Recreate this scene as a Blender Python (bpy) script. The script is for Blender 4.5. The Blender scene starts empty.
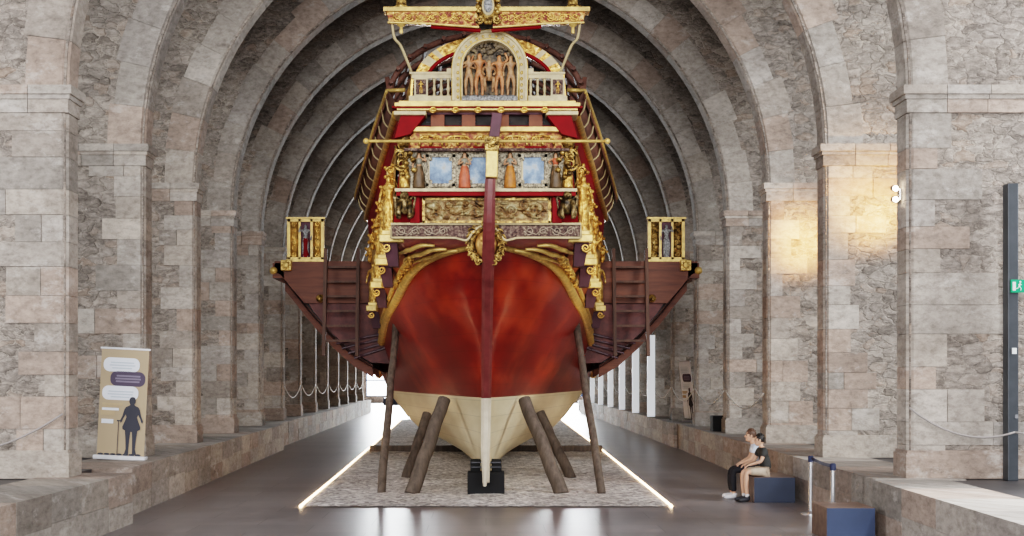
import bpy, bmesh, math, random
from mathutils import Vector, Matrix, Euler
PI = math.pi
rnd = random.Random(7)
scene = bpy.context.scene
COL = scene.collection

# ------------------------------------------------------------------ helpers
def lerp(a, b, t): return a + (b - a) * t
def interp(tab, x):
    if x <= tab[0][0]: return tab[0][1]
    for (x0, y0), (x1, y1) in zip(tab, tab[1:]):
        if x <= x1: return lerp(y0, y1, (x - x0) / (x1 - x0))
    return tab[-1][1]
def polyat(pts, u):
    """point at fraction u (0..1, by index) of a point list"""
    f = max(0, min(1, u)) * (len(pts) - 1); i = min(int(f), len(pts) - 2)
    return Vector(pts[i]).lerp(Vector(pts[i + 1]), f - i)
def smooth_path(pts, n=6):
    P = [Vector(p) for p in pts]; out = []
    for i in range(len(P) - 1):
        p0 = P[max(i - 1, 0)]; p1 = P[i]; p2 = P[i + 1]; p3 = P[min(i + 2, len(P) - 1)]
        for k in range(n):
            t = k / n
            out.append(0.5 * ((2 * p1) + (p2 - p0) * t + (2 * p0 - 5 * p1 + 4 * p2 - p3) * t * t + (3 * p1 - p0 - 3 * p2 + p3) * t ** 3))
    out.append(P[-1]); return out

class MB:
    def __init__(s):
        s.bm = bmesh.new(); s.mi = 0; s.col = None
        s.layer = None
    def usecol(s):
        s.layer = s.bm.loops.layers.float_color.new('Col')
    def face(s, vs):
        try: f = s.bm.faces.new(vs)
        except ValueError: return None
        f.material_index = s.mi
        if s.layer and s.col:
            for l in f.loops: l[s.layer] = s.col
        return f
    def V(s, p): return s.bm.verts.new(p)
    def hexa(s, p):
        v = [s.V(q) for q in p]
        for q in ((0,3,2,1),(4,5,6,7),(0,1,5,4),(1,2,6,5),(2,3,7,6),(3,0,4,7)): s.face([v[i] for i in q])
    def box(s, c, d, rot=None, taper=1.0, bevel=0):
        x, y, z = (k / 2 for k in d)
        P = [(-x,-y,-z),(x,-y,-z),(x,y,-z),(-x,y,-z),(-x*taper,-y*taper,z),(x*taper,-y*taper,z),(x*taper,y*taper,z),(-x*taper,y*taper,z)]
        M = Matrix.Translation(c)
        if rot: M = M @ Euler(rot).to_matrix().to_4x4()
        if bevel:
            t = bmesh.new(); vs = [t.verts.new(q) for q in P]
            for q in ((0,3,2,1),(4,5,6,7),(0,1,5,4),(1,2,6,5),(2,3,7,6),(3,0,4,7)): t.faces.new([vs[i] for i in q])
            bmesh.ops.bevel(t, geom=list(t.edges), offset=bevel, segments=2, affect='EDGES', profile=.5)
            s.merge(t, M); t.free()
        else:
            s.hexa([M @ Vector(q) for q in P])
    def bx(s, x0, x1, y0, y1, z0, z1, bevel=0):
        s.box(((x0+x1)/2,(y0+y1)/2,(z0+z1)/2),(abs(x1-x0),abs(y1-y0),abs(z1-z0)),bevel=bevel)
    def merge(s, t, M=None):
        mp = {}
        for v in t.verts: mp[v] = s.V(M @ v.co if M else v.co)
        for f in t.faces:
            s.face([mp[v] for v in f.verts])
    def tube(s, path, r, n=8, caps=True, flat=None):
        P = [Vector(p) for p in path]; rings = []
        prev = None
        for i, p in enumerate(P):
            d = (P[min(i+1,len(P)-1)] - P[max(i-1,0)])
            if d.length < 1e-9: d = Vector((0,0,1))
            d.normalize()
            if prev is None:
                a = Vector((0,1,0)) if abs(d.y) < .9 else Vector((1,0,0))
                u = d.cross(a).normalized()
            else:
                u = (prev - d * prev.dot(d))
                if u.length < 1e-6: u = d.orthogonal()
                u.normalize()
            prev = u; w = d.cross(u)
            rr = r[i] if isinstance(r, (list, tuple)) else (r(i/(len(P)-1)) if callable(r) else r)
            fl = flat or 1.0
            rings.append([s.V(p + (u*math.cos(2*PI*k/n) * fl + w*math.sin(2*PI*k/n)) * rr) for k in range(n)])
        for a, b in zip(rings, rings[1:]):
            for k in range(n): s.face([a[k], a[(k+1)%n], b[(k+1)%n], b[k]])
        if caps:
            s.face(list(reversed(rings[0]))); s.face(rings[-1])
    def lathe(s, prof, loc=(0,0,0), n=16, M=None):
        T = Matrix.Translation(loc) @ (M if M else Matrix.Identity(4)); rings = []
        for r, z in prof:
            rings.append([s.V(T @ Vector((r*math.cos(2*PI*k/n), r*math.sin(2*PI*k/n), z))) for k in range(n)])
        for a, b in zip(rings, rings[1:]):
            for k in range(n): s.face([a[k], a[(k+1)%n], b[(k+1)%n], b[k]])
        s.face(list(reversed(rings[0]))); s.face(rings[-1])
    def ell(s, c, r, n=12, m=8, rot=None):
        M = Matrix.Translation(c)
        if rot: M = M @ Euler(rot).to_matrix().to_4x4()
        if not isinstance(r, (tuple, list)): r = (r, r, r)
        top = s.V(M @ Vector((0,0,r[2]))); bot = s.V(M @ Vector((0,0,-r[2]))); rings = []
        for i in range(1, m):
            a = PI*i/m
            rings.append([s.V(M @ Vector((r[0]*math.sin(a)*math.cos(2*PI*k/n), r[1]*math.sin(a)*math.sin(2*PI*k/n), r[2]*math.cos(a)))) for k in range(n)])
        for k in range(n):
            s.face([top, rings[0][k], rings[0][(k+1)%n]]); s.face([bot, rings[-1][(k+1)%n], rings[-1][k]])
        for a, b in zip(rings, rings[1:]):
            for k in range(n): s.face([a[k], b[k], b[(k+1)%n], a[(k+1)%n]])
    def prism(s, poly, y0, y1, M=None):
        """polygon in XZ extruded along Y"""
        f = (lambda q: M @ Vector(q)) if M else (lambda q: Vector(q))
        a = [s.V(f((x, y0, z))) for x, z in poly]; b = [s.V(f((x, y1, z))) for x, z in poly]
        s.face(a); s.face(list(reversed(b))); n = len(poly)
        for i in range(n): s.face([a[i], b[i], b[(i+1)%n], a[(i+1)%n]])
    def prismx(s, poly, x0, x1):
        """polygon in YZ extruded along X"""
        a = [s.V((x0, y, z)) for y, z in poly]; b = [s.V((x1, y, z)) for y, z in poly]
        s.face(a); s.face(list(reversed(b))); n = len(poly)
        for i in range(n): s.face([a[i], b[i], b[(i+1)%n], a[(i+1)%n]])
    def grid(s, rows, thick=None):
        vs = [[s.V(p) for p in r] for r in rows]
        for a, b in zip(vs, vs[1:]):
            for k in range(len(a)-1): s.face([a[k], a[k+1], b[k+1], b[k]])
    def scroll(s, c, size, r, y=None, flip=1, up=1, turns=1.6, n=22):
        """spiral scroll in a plane of constant y"""
        pts = []
        for i in range(n):
            t = i/(n-1); a = t*turns*2*PI; q = size*(1-t*.85)
            pts.append((c[0]+flip*q*math.cos(a), c[1], c[2]+up*q*math.sin(a)))
        s.tube(pts, lambda t: r*(1-.5*t), 5)
    def scroll_band(s, x0, x1, z0, z1, y, r=.014, seed=0):
        q = random.Random(seed); h = (z1-z0); n = max(1, round((x1-x0)/(h*1.15))); w = (x1-x0)/n
        for i in range(n):
            cx = x0+(i+.5)*w; d = 1 if i % 2 else -1
            s.scroll((cx, y, (z0+z1)/2), h*.4, r, flip=d, up=1 if q.random()>.5 else -1)
            s.tube(smooth_path([(cx-w*.5,y,(z0+z1)/2-d*h*.33),(cx-w*.1,y-.005,(z0+z1)/2+d*h*.05),(cx+w*.5,y,(z0+z1)/2+d*h*.33)],5), r*.8, 5)
            for k in range(3):
                s.ell((cx+q.uniform(-.45,.45)*w, y-.006, (z0+z1)/2+q.uniform(-.4,.4)*h), (r*1.5, r*1.2, r*1.5), 6, 4)
    def build(s, name, mats, parent=None, smooth=False, recalc=True, ploc=None):
        if recalc: bmesh.ops.recalc_face_normals(s.bm, faces=list(s.bm.faces))
        me = bpy.data.meshes.new(name); s.bm.to_mesh(me); s.bm.free()
        if not isinstance(mats, (list, tuple)): mats = [mats]
        for m in mats: me.materials.append(m)
        if smooth:
            for p in me.polygons: p.use_smooth = True
            if smooth != 'all':
                try: me.set_sharp_from_angle(angle=math.radians(40))
                except Exception: pass
        return link(name, me, parent)

WORLD = {}
def link(name, me, parent=None, loc=None):
    """link a mesh (vertices in world coordinates) and parent it under an untransformed-rotation Empty"""
    o = bpy.data.objects.new(name, me); COL.objects.link(o)
    w = Vector((0,0,0))
    if loc is None and parent is None and me is not None and len(me.vertices):
        xs = [v.co for v in me.vertices]
        lo = Vector((min(v.x for v in xs), min(v.y for v in xs), min(v.z for v in xs))); hi = Vector((max(v.x for v in xs), max(v.y for v in xs), max(v.z for v in xs)))
    if parent is not None:
        o.parent = parent
        o.location = (Vector(loc) if loc is not None else Vector((0,0,0))) - WORLD.get(parent.name, Vector((0,0,0)))
    elif loc is not None: o.location = loc
    WORLD[o.name] = Vector(loc) if loc is not None else Vector((0,0,0))
    return o
def thing(name, loc, label, cat, group=None):
    o = bpy.data.objects.new(name, None); COL.objects.link(o); o.location = loc; WORLD[o.name] = Vector(loc)
    o.empty_display_size = .2
    return tag(o, label, cat, group)
def group_part(name, parent, loc):
    pass
def tag(o, label, cat, group=None):
    o['label'] = label; o['category'] = cat
    if group: o['group'] = group
    return o
def struct(o): o['kind'] = 'structure'; return o

# ------------------------------------------------------------------ materials
class NT:
    def __init__(s, name):
        s.m = bpy.data.materials.new(name); s.m.use_nodes = True; s.t = s.m.node_tree
        s.b = s.t.nodes['Principled BSDF']; s.out = s.t.nodes['Material Output']
    def n(s, ty, **kw):
        x = s.t.nodes.new('ShaderNode'+ty)
        for k, v in kw.items():
            if k.startswith('_'): setattr(x, k[1:], v)
        return x
    def l(s, a, b): s.t.links.new(a, b)
    def coord(s, kind='Object'):
        return s.n('TexCoord').outputs[kind]
    def noise(s, vec, scale, detail=4, rough=.6):
        x = s.n('TexNoise'); s.l(vec, x.inputs['Vector']); x.inputs['Scale'].default_value = scale; x.inputs['Detail'].default_value = detail; x.inputs['Roughness'].default_value = rough
        return x
    def vor(s, vec, scale, feature='F1'):
        x = s.n('TexVoronoi', _feature=feature); s.l(vec, x.inputs['Vector']); x.inputs['Scale'].default_value = scale
        return x
    def ramp(s, fac, stops):
        x = s.n('ValToRGB'); s.l(fac, x.inputs[0]); e = x.color_ramp.elements
        while len(e) < len(stops): e.new(.5)
        for i, (p, c) in enumerate(stops):
            e[i].position = p; e[i].color = (*c, 1) if len(c) == 3 else c
        return x.outputs[0]
    def mix(s, fac, a, b, bt='MIX'):
        x = s.n('Mix', _data_type='RGBA', _blend_type=bt)
        for i, q in ((0, fac), (6, a), (7, b)):
            if isinstance(q, (int, float)): x.inputs[i].default_value = q
            elif isinstance(q, tuple): x.inputs[i].default_value = (*q, 1)
            else: s.l(q, x.inputs[i])
        return x.outputs[2]
    def math(s, op, a, b=None, clamp=False):
        x = s.n('Math', _operation=op); x.use_clamp = clamp
        for i, q in ((0, a), (1, b)):
            if q is None: continue
            if isinstance(q, (int, float)): x.inputs[i].default_value = q
            else: s.l(q, x.inputs[i])
        return x.outputs[0]
    def sep(s, v):
        x = s.n('SeparateXYZ'); s.l(v, x.inputs[0]); return x.outputs
    def comb(s, a, b, c=0.0):
        x = s.n('CombineXYZ')
        for i, q in enumerate((a, b, c)):
            if isinstance(q, (int, float)): x.inputs[i].default_value = q
            else: s.l(q, x.inputs[i])
        return x.outputs[0]
    def bump(s, h, strength=.5, dist=.02):
        x = s.n('Bump'); x.inputs['Strength'].default_value = strength; x.inputs['Distance'].default_value = dist
        s.l(h, x.inputs['Height']); s.l(x.outputs[0], s.b.inputs['Normal'])
    def set(s, **kw):
        for k, v in kw.items():
            i = s.b.inputs[{'col':'Base Color','rough':'Roughness','metal':'Metallic','coat':'Coat Weight','coatr':'Coat Roughness','spec':'Specular IOR Level'}[k]]
            if isinstance(v, (int, float)): i.default_value = v
            elif isinstance(v, tuple): i.default_value = (*v, 1)
            else: s.l(v, i)
        return s

def plain(name, c, rough=.6, metal=0, var=.25, scale=6, bump=0, coat=0):
    m = NT(name); co = m.coord(); nz = m.noise(co, scale)
    dark = tuple(k*(1-var) for k in c); lite = tuple(min(1, k*(1+var*.6)) for k in c)
    m.set(col=m.ramp(nz.outputs[0], [(.3, dark), (.7, lite)]), rough=rough, metal=metal, coat=coat)
    if bump: m.bump(m.noise(co, scale*5).outputs[0], bump, .01)
    return m.m
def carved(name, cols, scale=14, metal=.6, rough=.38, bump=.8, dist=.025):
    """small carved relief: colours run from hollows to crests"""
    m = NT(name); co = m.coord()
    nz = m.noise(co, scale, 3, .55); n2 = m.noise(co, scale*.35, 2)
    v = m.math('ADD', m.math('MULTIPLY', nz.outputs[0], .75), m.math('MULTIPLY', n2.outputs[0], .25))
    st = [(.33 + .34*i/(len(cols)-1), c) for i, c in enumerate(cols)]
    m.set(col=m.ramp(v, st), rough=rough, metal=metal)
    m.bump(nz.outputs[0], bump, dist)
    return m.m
def wood(name, a, b, axis=2, scale=3, rough=.6, coat=0, bump=.3):
    m = NT(name); co = m.coord(); q = m.n('Mapping'); m.l(co, q.inputs[0])
    sc = [scale*5]*3; sc[axis] = scale*.5; q.inputs['Scale'].default_value = sc
    nz = m.noise(q.outputs[0], 1.0, 5, .65)
    m.set(col=m.ramp(nz.outputs[0], [(.3, a), (.7, b)]), rough=rough, coat=coat)
    m.bump(nz.outputs[0], bump, .01)
    return m.m

def emis(name, c, st):
    m = NT(name); m.b.inputs['Emission Color'].default_value = (*c, 1); m.b.inputs['Emission Strength'].default_value = st; m.set(col=c); return m.m
def rubble_mat(name, tint=(1,1,1)):
    m = NT(name); x, y, z = m.sep(m.coord())
    u = m.math('ADD', x, m.math('MULTIPLY', y, .73))
    vec = m.comb(u, m.math('MULTIPLY', z, 1.75), m.math('MULTIPLY', y, .21))
    nd = m.noise(vec, 2.6, 5, .65); 
    add = m.n('VectorMath', _operation='MULTIPLY_ADD'); m.l(nd.outputs[1], add.inputs[0]); add.inputs[1].default_value = (.5, .5, 0); m.l(vec, add.inputs[2])
    vs = add.outputs[0]
    ed = m.vor(vs, 4.3, 'DISTANCE_TO_EDGE'); ce = m.vor(vs, 4.3, 'F1')
    cs = m.sep(ce.outputs['Color'])
    cell = m.ramp(cs[0], [(0, (.10,.088,.078)), (.22, (.21,.195,.18)), (.5, (.33,.315,.30)), (.78, (.45,.43,.41)), (.93, (.34,.25,.19)), (1, (.54,.52,.50))])
    fine = m.noise(vec, 9, 6, .75)
    c = m.mix(.58, cell, m.ramp(fine.outputs[0], [(.3, (.07,.06,.052)), (.5, (.33,.31,.29)), (.68, (.66,.635,.61))]))
    mor = m.ramp(ed.outputs['Distance'], [(.0, (1,1,1)), (.06, (0,0,0))])
    patch = m.noise(vec, .7, 4, .65)
    mk = m.math('MULTIPLY', m.math('MULTIPLY', mor, .75), m.ramp(patch.outputs[0], [(.36, (0,0,0)), (.6, (1,1,1))]))
    c = m.mix(mk, c, (.60,.57,.53))
    # pale plaster remains
    pl = m.noise(vec, 1.3, 6, .72)
    c = m.mix(m.math('MULTIPLY', m.ramp(pl.outputs[0], [(.56, (0,0,0)), (.68, (1,1,1))]), .55), c, (.62,.59,.56))
    st = m.noise(vec, .35, 4)
    c = m.mix(1.0, c, m.ramp(st.outputs[0], [(.3, (.72,.70,.69)), (.7, (1.08,1.04,1.0))]), 'MULTIPLY')
    c = m.mix(1.0, c, tint, 'MULTIPLY')
    m.set(col=c, rough=.9)
    h = m.math('ADD', m.math('MULTIPLY', m.math('MINIMUM', ed.outputs['Distance'], .12), 4.0), m.math('MULTIPLY', fine.outputs[0], .6))
    m.bump(h, .8, .05)
    return m.m
def block_mat(name):
    m = NT(name); at = m.n('Attribute'); at.attribute_name = 'Col'
    co = m.coord(); x, y, z = m.sep(co); u = m.math('ADD', x, m.math('MULTIPLY', y, .73)); vec = m.comb(u, m.math('MULTIPLY', z, 1.5), m.math('MULTIPLY', y, .3))
    nz = m.noise(vec, 7, 7, .75); n2 = m.noise(vec, .9, 5, .6); pl = m.noise(vec, 1.9, 6, .75); dk = m.noise(vec, 2.6, 6, .7)
    c = m.mix(1.0, at.outputs['Color'], m.ramp(nz.outputs[0], [(.3, (.58,.56,.54)), (.5,(.97,.97,.97)), (.7, (1.24,1.24,1.24))]), 'MULTIPLY')
    c = m.mix(1.0, c, m.ramp(n2.outputs[0], [(.3, (.74,.72,.70)), (.7, (1.1,1.08,1.06))]), 'MULTIPLY')
    c = m.mix(m.math('MULTIPLY', m.ramp(pl.outputs[0], [(.55, (0,0,0)), (.66, (1,1,1))]), .5), c, (.62,.60,.58))
    c = m.mix(1.0, c, (1.0,.955,.905), 'MULTIPLY')
    c = m.mix(m.math('MULTIPLY', m.ramp(dk.outputs[0], [(.58, (0,0,0)), (.68, (1,1,1))]), .45), c, (.15,.125,.105))
    m.set(col=c, rough=.9); m.bump(nz.outputs[0], .6, .03)
    return m.m
M = {}
M['rubble'] = rubble_mat('rubble_stone', (1.0,.945,.885))
M['block'] = block_mat('dressed_stone')
M['mortar'] = plain('mortar', (.5,.47,.43), .95, var=.3, scale=3, bump=.3)
def floor_mat():
    m = NT('floor_boards'); x, y, z = m.sep(m.coord())
    bk = m.n('TexBrick'); m.l(m.comb(x, y), bk.inputs['Vector']); bk.offset = .5
    bk.inputs['Scale'].default_value = 1; bk.inputs['Brick Width'].default_value = 1.6; bk.inputs['Row Height'].default_value = .8; bk.inputs['Mortar Size'].default_value = .006
    bk.inputs['Color1'].default_value = (.245,.222,.222,1); bk.inputs['Color2'].default_value = (.20,.182,.182,1); bk.inputs['Mortar'].default_value = (.10,.09,.09,1)
    nz = m.noise(m.coord(), 3, 6, .7)
    c = m.mix(1, bk.outputs['Color'], m.ramp(nz.outputs[0], [(.3,(.75,.75,.75)),(.7,(1.25,1.22,1.2))]), 'MULTIPLY')
    m.set(col=c, rough=m.math('ADD', m.math('MULTIPLY', nz.outputs[0], .16), .24), spec=.7)
    m.bump(m.noise(m.coord(), .8, 1).outputs[0], .015, .02)
    return m.m
M['floor'] = floor_mat()
M['aislefloor'] = plain('aisle_floor', (.06,.055,.055), .5, scale=2)
def gravel_mat():
    m = NT('gravel'); co = m.coord(); v = m.vor(co, 15); e = m.vor(co, 9); nz = m.noise(co, .8, 3)
    cs = m.sep(v.outputs['Color'])
    c = m.ramp(cs[0], [(0,(.26,.235,.22)),(.5,(.60,.56,.53)),(1,(.92,.88,.84))])
    c = m.mix(1, c, m.ramp(nz.outputs[0], [(.3,(.75,.73,.7)),(.7,(1.05,1.05,1.05))]), 'MULTIPLY')
    m.set(col=c, rough=.95)
    h = m.math('ADD', m.math('MULTIPLY', v.outputs['Distance'], -1.0), m.math('MULTIPLY', e.outputs['Distance'], -.6))
    m.bump(h, .7, .03)
    return m.m
M['gravel'] = gravel_mat()
def hull_mat():
    m = NT('hull_paint'); co = m.coord(); x, y, z = m.sep(co)
    q = m.n('Mapping'); m.l(co, q.inputs[0]); q.inputs['Scale'].default_value = (1.0, .07, 1.0)
    nz = m.noise(q.outputs[0], 1.3, 5, .55); big = m.noise(co, .7, 3)
    red = m.ramp(nz.outputs[0], [(.25, (.10,.004,.003)), (.55, (.185,.009,.005)), (.8, (.42,.045,.011))])
    red = m.mix(m.ramp(big.outputs[0], [(.5,(0,0,0)),(.75,(.6,.6,.6))]), red, (.50,.08,.018))
    cream = m.ramp(nz.outputs[0], [(.3, (.52,.42,.25)), (.6, (.74,.66,.46)), (.8, (.82,.76,.58))])
    # plank seams follow height
    seam = m.ramp(m.math('FRACT', m.math('MULTIPLY', z, 3.6)), [(.0,(.55,.55,.55)),(.035,(1,1,1)),(.965,(1,1,1)),(1,(.55,.55,.55))])
    m_ = m.math('GREATER_THAN', z, 1.72)
    c = m.mix(m_, m.mix(.6, cream, m.mix(1, cream, seam, 'MULTIPLY')), m.mix(.5, red, m.mix(1, red, seam, 'MULTIPLY')))
    m.set(col=c, rough=m.math('SUBTRACT', .5, m.math('MULTIPLY', m_, .18)), coat=m.math('MULTIPLY', m_, .45), coatr=.2)
    m.bump(nz.outputs[0], .08, .02)
    return m.m
M['hull'] = hull_mat()
def post_mat():
    m = NT('rudder_paint'); co = m.coord(); x, y, z = m.sep(co); nz = m.noise(co, 4, 5)
    a = m.ramp(nz.outputs[0], [(.3,(.10,.018,.018)),(.7,(.19,.045,.042))]); b = m.ramp(nz.outputs[0], [(.3,(.5,.44,.34)),(.7,(.68,.62,.5))])
    m.set(col=m.mix(m.math('GREATER_THAN', z, 1.72), b, a), rough=.4, coat=.3); return m.m
M['post'] = post_mat()
M['gold'] = plain('gilding', (.70,.42,.12), .34, .7, .5, 9, .3)
M['palegold'] = plain('pale_gilding', (.64,.43,.14), .42, .35, .4, 8, .2)
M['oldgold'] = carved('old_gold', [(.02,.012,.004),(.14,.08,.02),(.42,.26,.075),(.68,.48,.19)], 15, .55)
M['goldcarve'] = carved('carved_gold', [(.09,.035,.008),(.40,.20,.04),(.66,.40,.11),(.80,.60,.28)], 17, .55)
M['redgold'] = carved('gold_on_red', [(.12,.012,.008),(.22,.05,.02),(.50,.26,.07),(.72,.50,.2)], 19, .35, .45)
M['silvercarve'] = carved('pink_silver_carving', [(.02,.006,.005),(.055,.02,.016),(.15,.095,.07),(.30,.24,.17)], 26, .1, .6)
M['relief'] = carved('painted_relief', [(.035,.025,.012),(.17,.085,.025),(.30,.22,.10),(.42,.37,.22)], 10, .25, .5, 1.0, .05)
M['red'] = plain('red_lacquer', (.19,.002,.005), .6, 0, .25, 4, 0, 0)
M['red'].node_tree.nodes['Principled BSDF'].inputs['Specular IOR Level'].default_value = .15
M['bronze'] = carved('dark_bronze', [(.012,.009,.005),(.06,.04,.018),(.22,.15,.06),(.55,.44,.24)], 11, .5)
M['facewood'] = plain('painted_flesh', (.46,.25,.14), .5, 0, .3, 20)
M['orange'] = plain('orange_lacquer', (.20,.055,.018), .6, 0, .35, 4, 0, 0)
M['pinkred'] = plain('mulberry_paint', (.36,.10,.09), .45, 0, .3, 3, .1, .2)
M['purple'] = plain('purple_paint', (.06,.022,.03), .85, 0, .3, 3, .1, .1)
M['friezescroll'] = plain('frieze_silver', (.34,.27,.20), .5, .2, .4, 20)
M['maskgold'] = plain('mask_gilding', (.50,.27,.09), .4, .5, .4, 12)
M['mauve'] = plain('mauve_paint', (.10,.035,.05), .6, 0, .25, 5, 0, 0)
M['white'] = plain('cream_white', (.55,.45,.26), .5, 0, .25, 9)
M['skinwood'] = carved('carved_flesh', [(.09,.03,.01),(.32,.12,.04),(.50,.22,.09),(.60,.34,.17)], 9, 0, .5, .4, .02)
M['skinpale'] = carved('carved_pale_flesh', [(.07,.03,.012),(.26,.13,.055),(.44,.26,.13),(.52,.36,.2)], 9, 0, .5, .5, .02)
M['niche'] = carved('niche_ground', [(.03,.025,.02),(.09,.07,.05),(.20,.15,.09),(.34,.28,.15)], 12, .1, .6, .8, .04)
M['robe1'] = plain('coral_robe', (.48,.11,.05), .5, 0, .45, 14, .3)
M['robe2'] = plain('ochre_robe', (.44,.16,.025), .5, 0, .45, 14, .3)
M['robe3'] = plain('brown_robe', (.12,.075,.035), .5, 0, .5, 14, .3)
M['grey'] = plain('grey_blouse', (.22,.21,.16), .5, .2, .4, 14, .2)
def paint_mat():
    m = NT('blue_painting'); co = m.coord(); nz = m.noise(co, 7, 5, .6)
    m.set(col=m.ramp(nz.outputs[0], [(.3,(.06,.11,.20)),(.5,(.17,.27,.40)),(.62,(.33,.42,.50)),(.75,(.36,.33,.25))]), rough=.5); return m.m
M['painting'] = paint_mat()
M['frame'] = carved('painting_border', [(.04,.03,.022),(.20,.17,.12),(.46,.40,.28),(.62,.56,.42)], 34, .1, .5)
M['brown'] = wood('brown_boards', (.075,.022,.011), (.18,.06,.028), 0, 2, .6, 0)
M['hoopbrown'] = wood('hoop_wood', (.07,.028,.02), (.17,.075,.05), 1, 2, .7, 0)
M['darkbrown'] = wood('dark_brown_wood', (.05,.024,.016), (.13,.06,.036), 1, 2, .7, 0)
M['plum'] = wood('plum_planks', (.055,.016,.014), (.14,.042,.034), 1, 1.5, .6, 0)
M['ladder'] = wood('ladder_wood', (.05,.025,.016), (.12,.06,.038), 2, 2, .65)
M['prop'] = wood('weathered_timber', (.055,.042,.032), (.145,.112,.088), 2, 2.2, .8, 0, .6)
M['beige'] = plain('rope_ivory', (.50,.40,.22), .6, 0, .15)
M['black'] = plain('black_paint', (.006,.006,.007), .8, 0, .2)
M['ironband'] = plain('iron', (.05,.05,.055), .4, .6, .3)
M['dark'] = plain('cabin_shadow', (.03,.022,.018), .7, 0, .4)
M['silver'] = carved('silver_scales', [(.07,.07,.065),(.17,.17,.165),(.30,.30,.29),(.45,.45,.44)], 30, .2, .5)
M['greyblue'] = plain('blue_grey_panel', (.026,.036,.062), .55, 0, .15, 3)
M['bluepanel'] = plain('blue_panel', (.028,.045,.092), .5, 0, .15, 3)
M['brownwood'] = wood('bench_plywood', (.10,.06,.045), (.19,.125,.095), 0, 2, .5)
M['steel'] = plain('brushed_steel', (.75,.75,.76), .25, .9, .1)
M['belt'] = plain('navy_belt', (.02,.028,.075), .6)
M['postgrey'] = plain('grey_metal', (.065,.072,.08), .45, .3, .15)
M['green'] = plain('exit_green', (.01,.35,.16), .4, 0, .05)
M['signwhite'] = plain('sign_white', (.85,.88,.86), .5, 0, .04)
M['tan'] = plain('banner_tan', (.43,.33,.215), .7, 0, .06, 1)
M['bubble'] = plain('banner_white', (.74,.76,.80), .7, 0, .05, 2)
M['bubbletext'] = plain('banner_text_grey', (.52,.57,.62), .7, 0, .05, 2)
M['violet'] = plain('banner_violet', (.085,.065,.10), .7, 0, .1, 2)
M['violettext'] = plain('banner_text_violet', (.22,.19,.25), .7, 0, .1, 2)
M['ink'] = plain('banner_ink', (.045,.045,.058), .7, 0, .1, 2)
M['tantext'] = plain('banner_text_tan', (.48,.36,.22), .7, 0, .1, 2)
M['alu'] = plain('banner_base_white', (.72,.72,.74), .4, .2, .1)
M['ropewhite'] = plain('rope_white', (.72,.70,.66), .7, 0, .1, 20)
M['ropegrey'] = plain('rope_grey', (.33,.30,.28), .7, 0, .1, 20)
M['panelwhite'] = plain('white_panel', (.86,.87,.9), .6, 0, .04, 2)
M['bluewall'] = plain('blue_frame', (.05,.12,.26), .5)
M['daylitpier'] = emis('daylit_pier_glow', (.86,.9,.95), .55)  # glow put into the material for daylight on the pier sides
M['skin'] = plain('skin', (.60,.36,.25), .55, 0, .1, 8)
M['hairdark'] = plain('dark_hair', (.015,.012,.01), .5, 0, .3, 40, .4)
M['hairbrown'] = plain('brown_hair', (.10,.05,.028), .5, 0, .3, 40, .4)
M['shirtdark'] = plain('charcoal_cloth', (.035,.035,.032), .8, 0, .2, 14, .2)
M['shirtpale'] = plain('pale_blue_cloth', (.62,.68,.76), .8, 0, .1, 14, .2)
M['shorts'] = plain('khaki_cloth', (.46,.37,.28), .8, 0, .15, 14, .2)
M['trousers'] = plain('black_cloth', (.014,.014,.018), .8, 0, .2, 14, .2)
M['shoe'] = plain('white_shoe', (.7,.7,.72), .6, 0, .1)
M['shoedark'] = plain('dark_shoe', (.03,.03,.035), .6, 0, .1)
M['eye'] = plain('eye', (.03,.02,.02), .2, 0, .1)
M['led'] = emis('led_strip', (1,.66,.38), 16)
M['daylight'] = emis('bright_window', (.93,.97,1.0), 9)
M['bulb'] = emis('lamp_bulb', (1,.8,.6), 30)

# ------------------------------------------------------------------ the hall
CAMZ = 2.1
NP = 13
PY = [16.24 + 4.12*i for i in range(NP)]
XL_TAB = [(16.24,5.67),(20.36,5.79),(24.5,5.92),(28.6,6.03),(32.7,6.14),(36.8,6.24),(41,6.35),(49.2,6.5),(57.5,6.65),(65.7,6.76)]
def WL(y): return interp(XL_TAB, y)
XR_TAB = [(16.24,5.71),(20.36,5.74),(45,5.73),(66,5.55)]
def WR(y): return interp(XR_TAB, y)
ZB, ZS, TH, ZT = .70, 5.95, .45, 14.6
PW = 1.6
BLK = [(.42,.40,.375),(.37,.355,.335),(.46,.43,.395),(.41,.345,.305),(.35,.325,.30),(.48,.46,.435),(.43,.365,.325),(.40,.385,.37)]

def blockcol(q, k=1.0):
    c = q.choice(BLK); d = q.uniform(.86,1.12)*k
    return (c[0]*d, c[1]*d, c[2]*d, 1)

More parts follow.
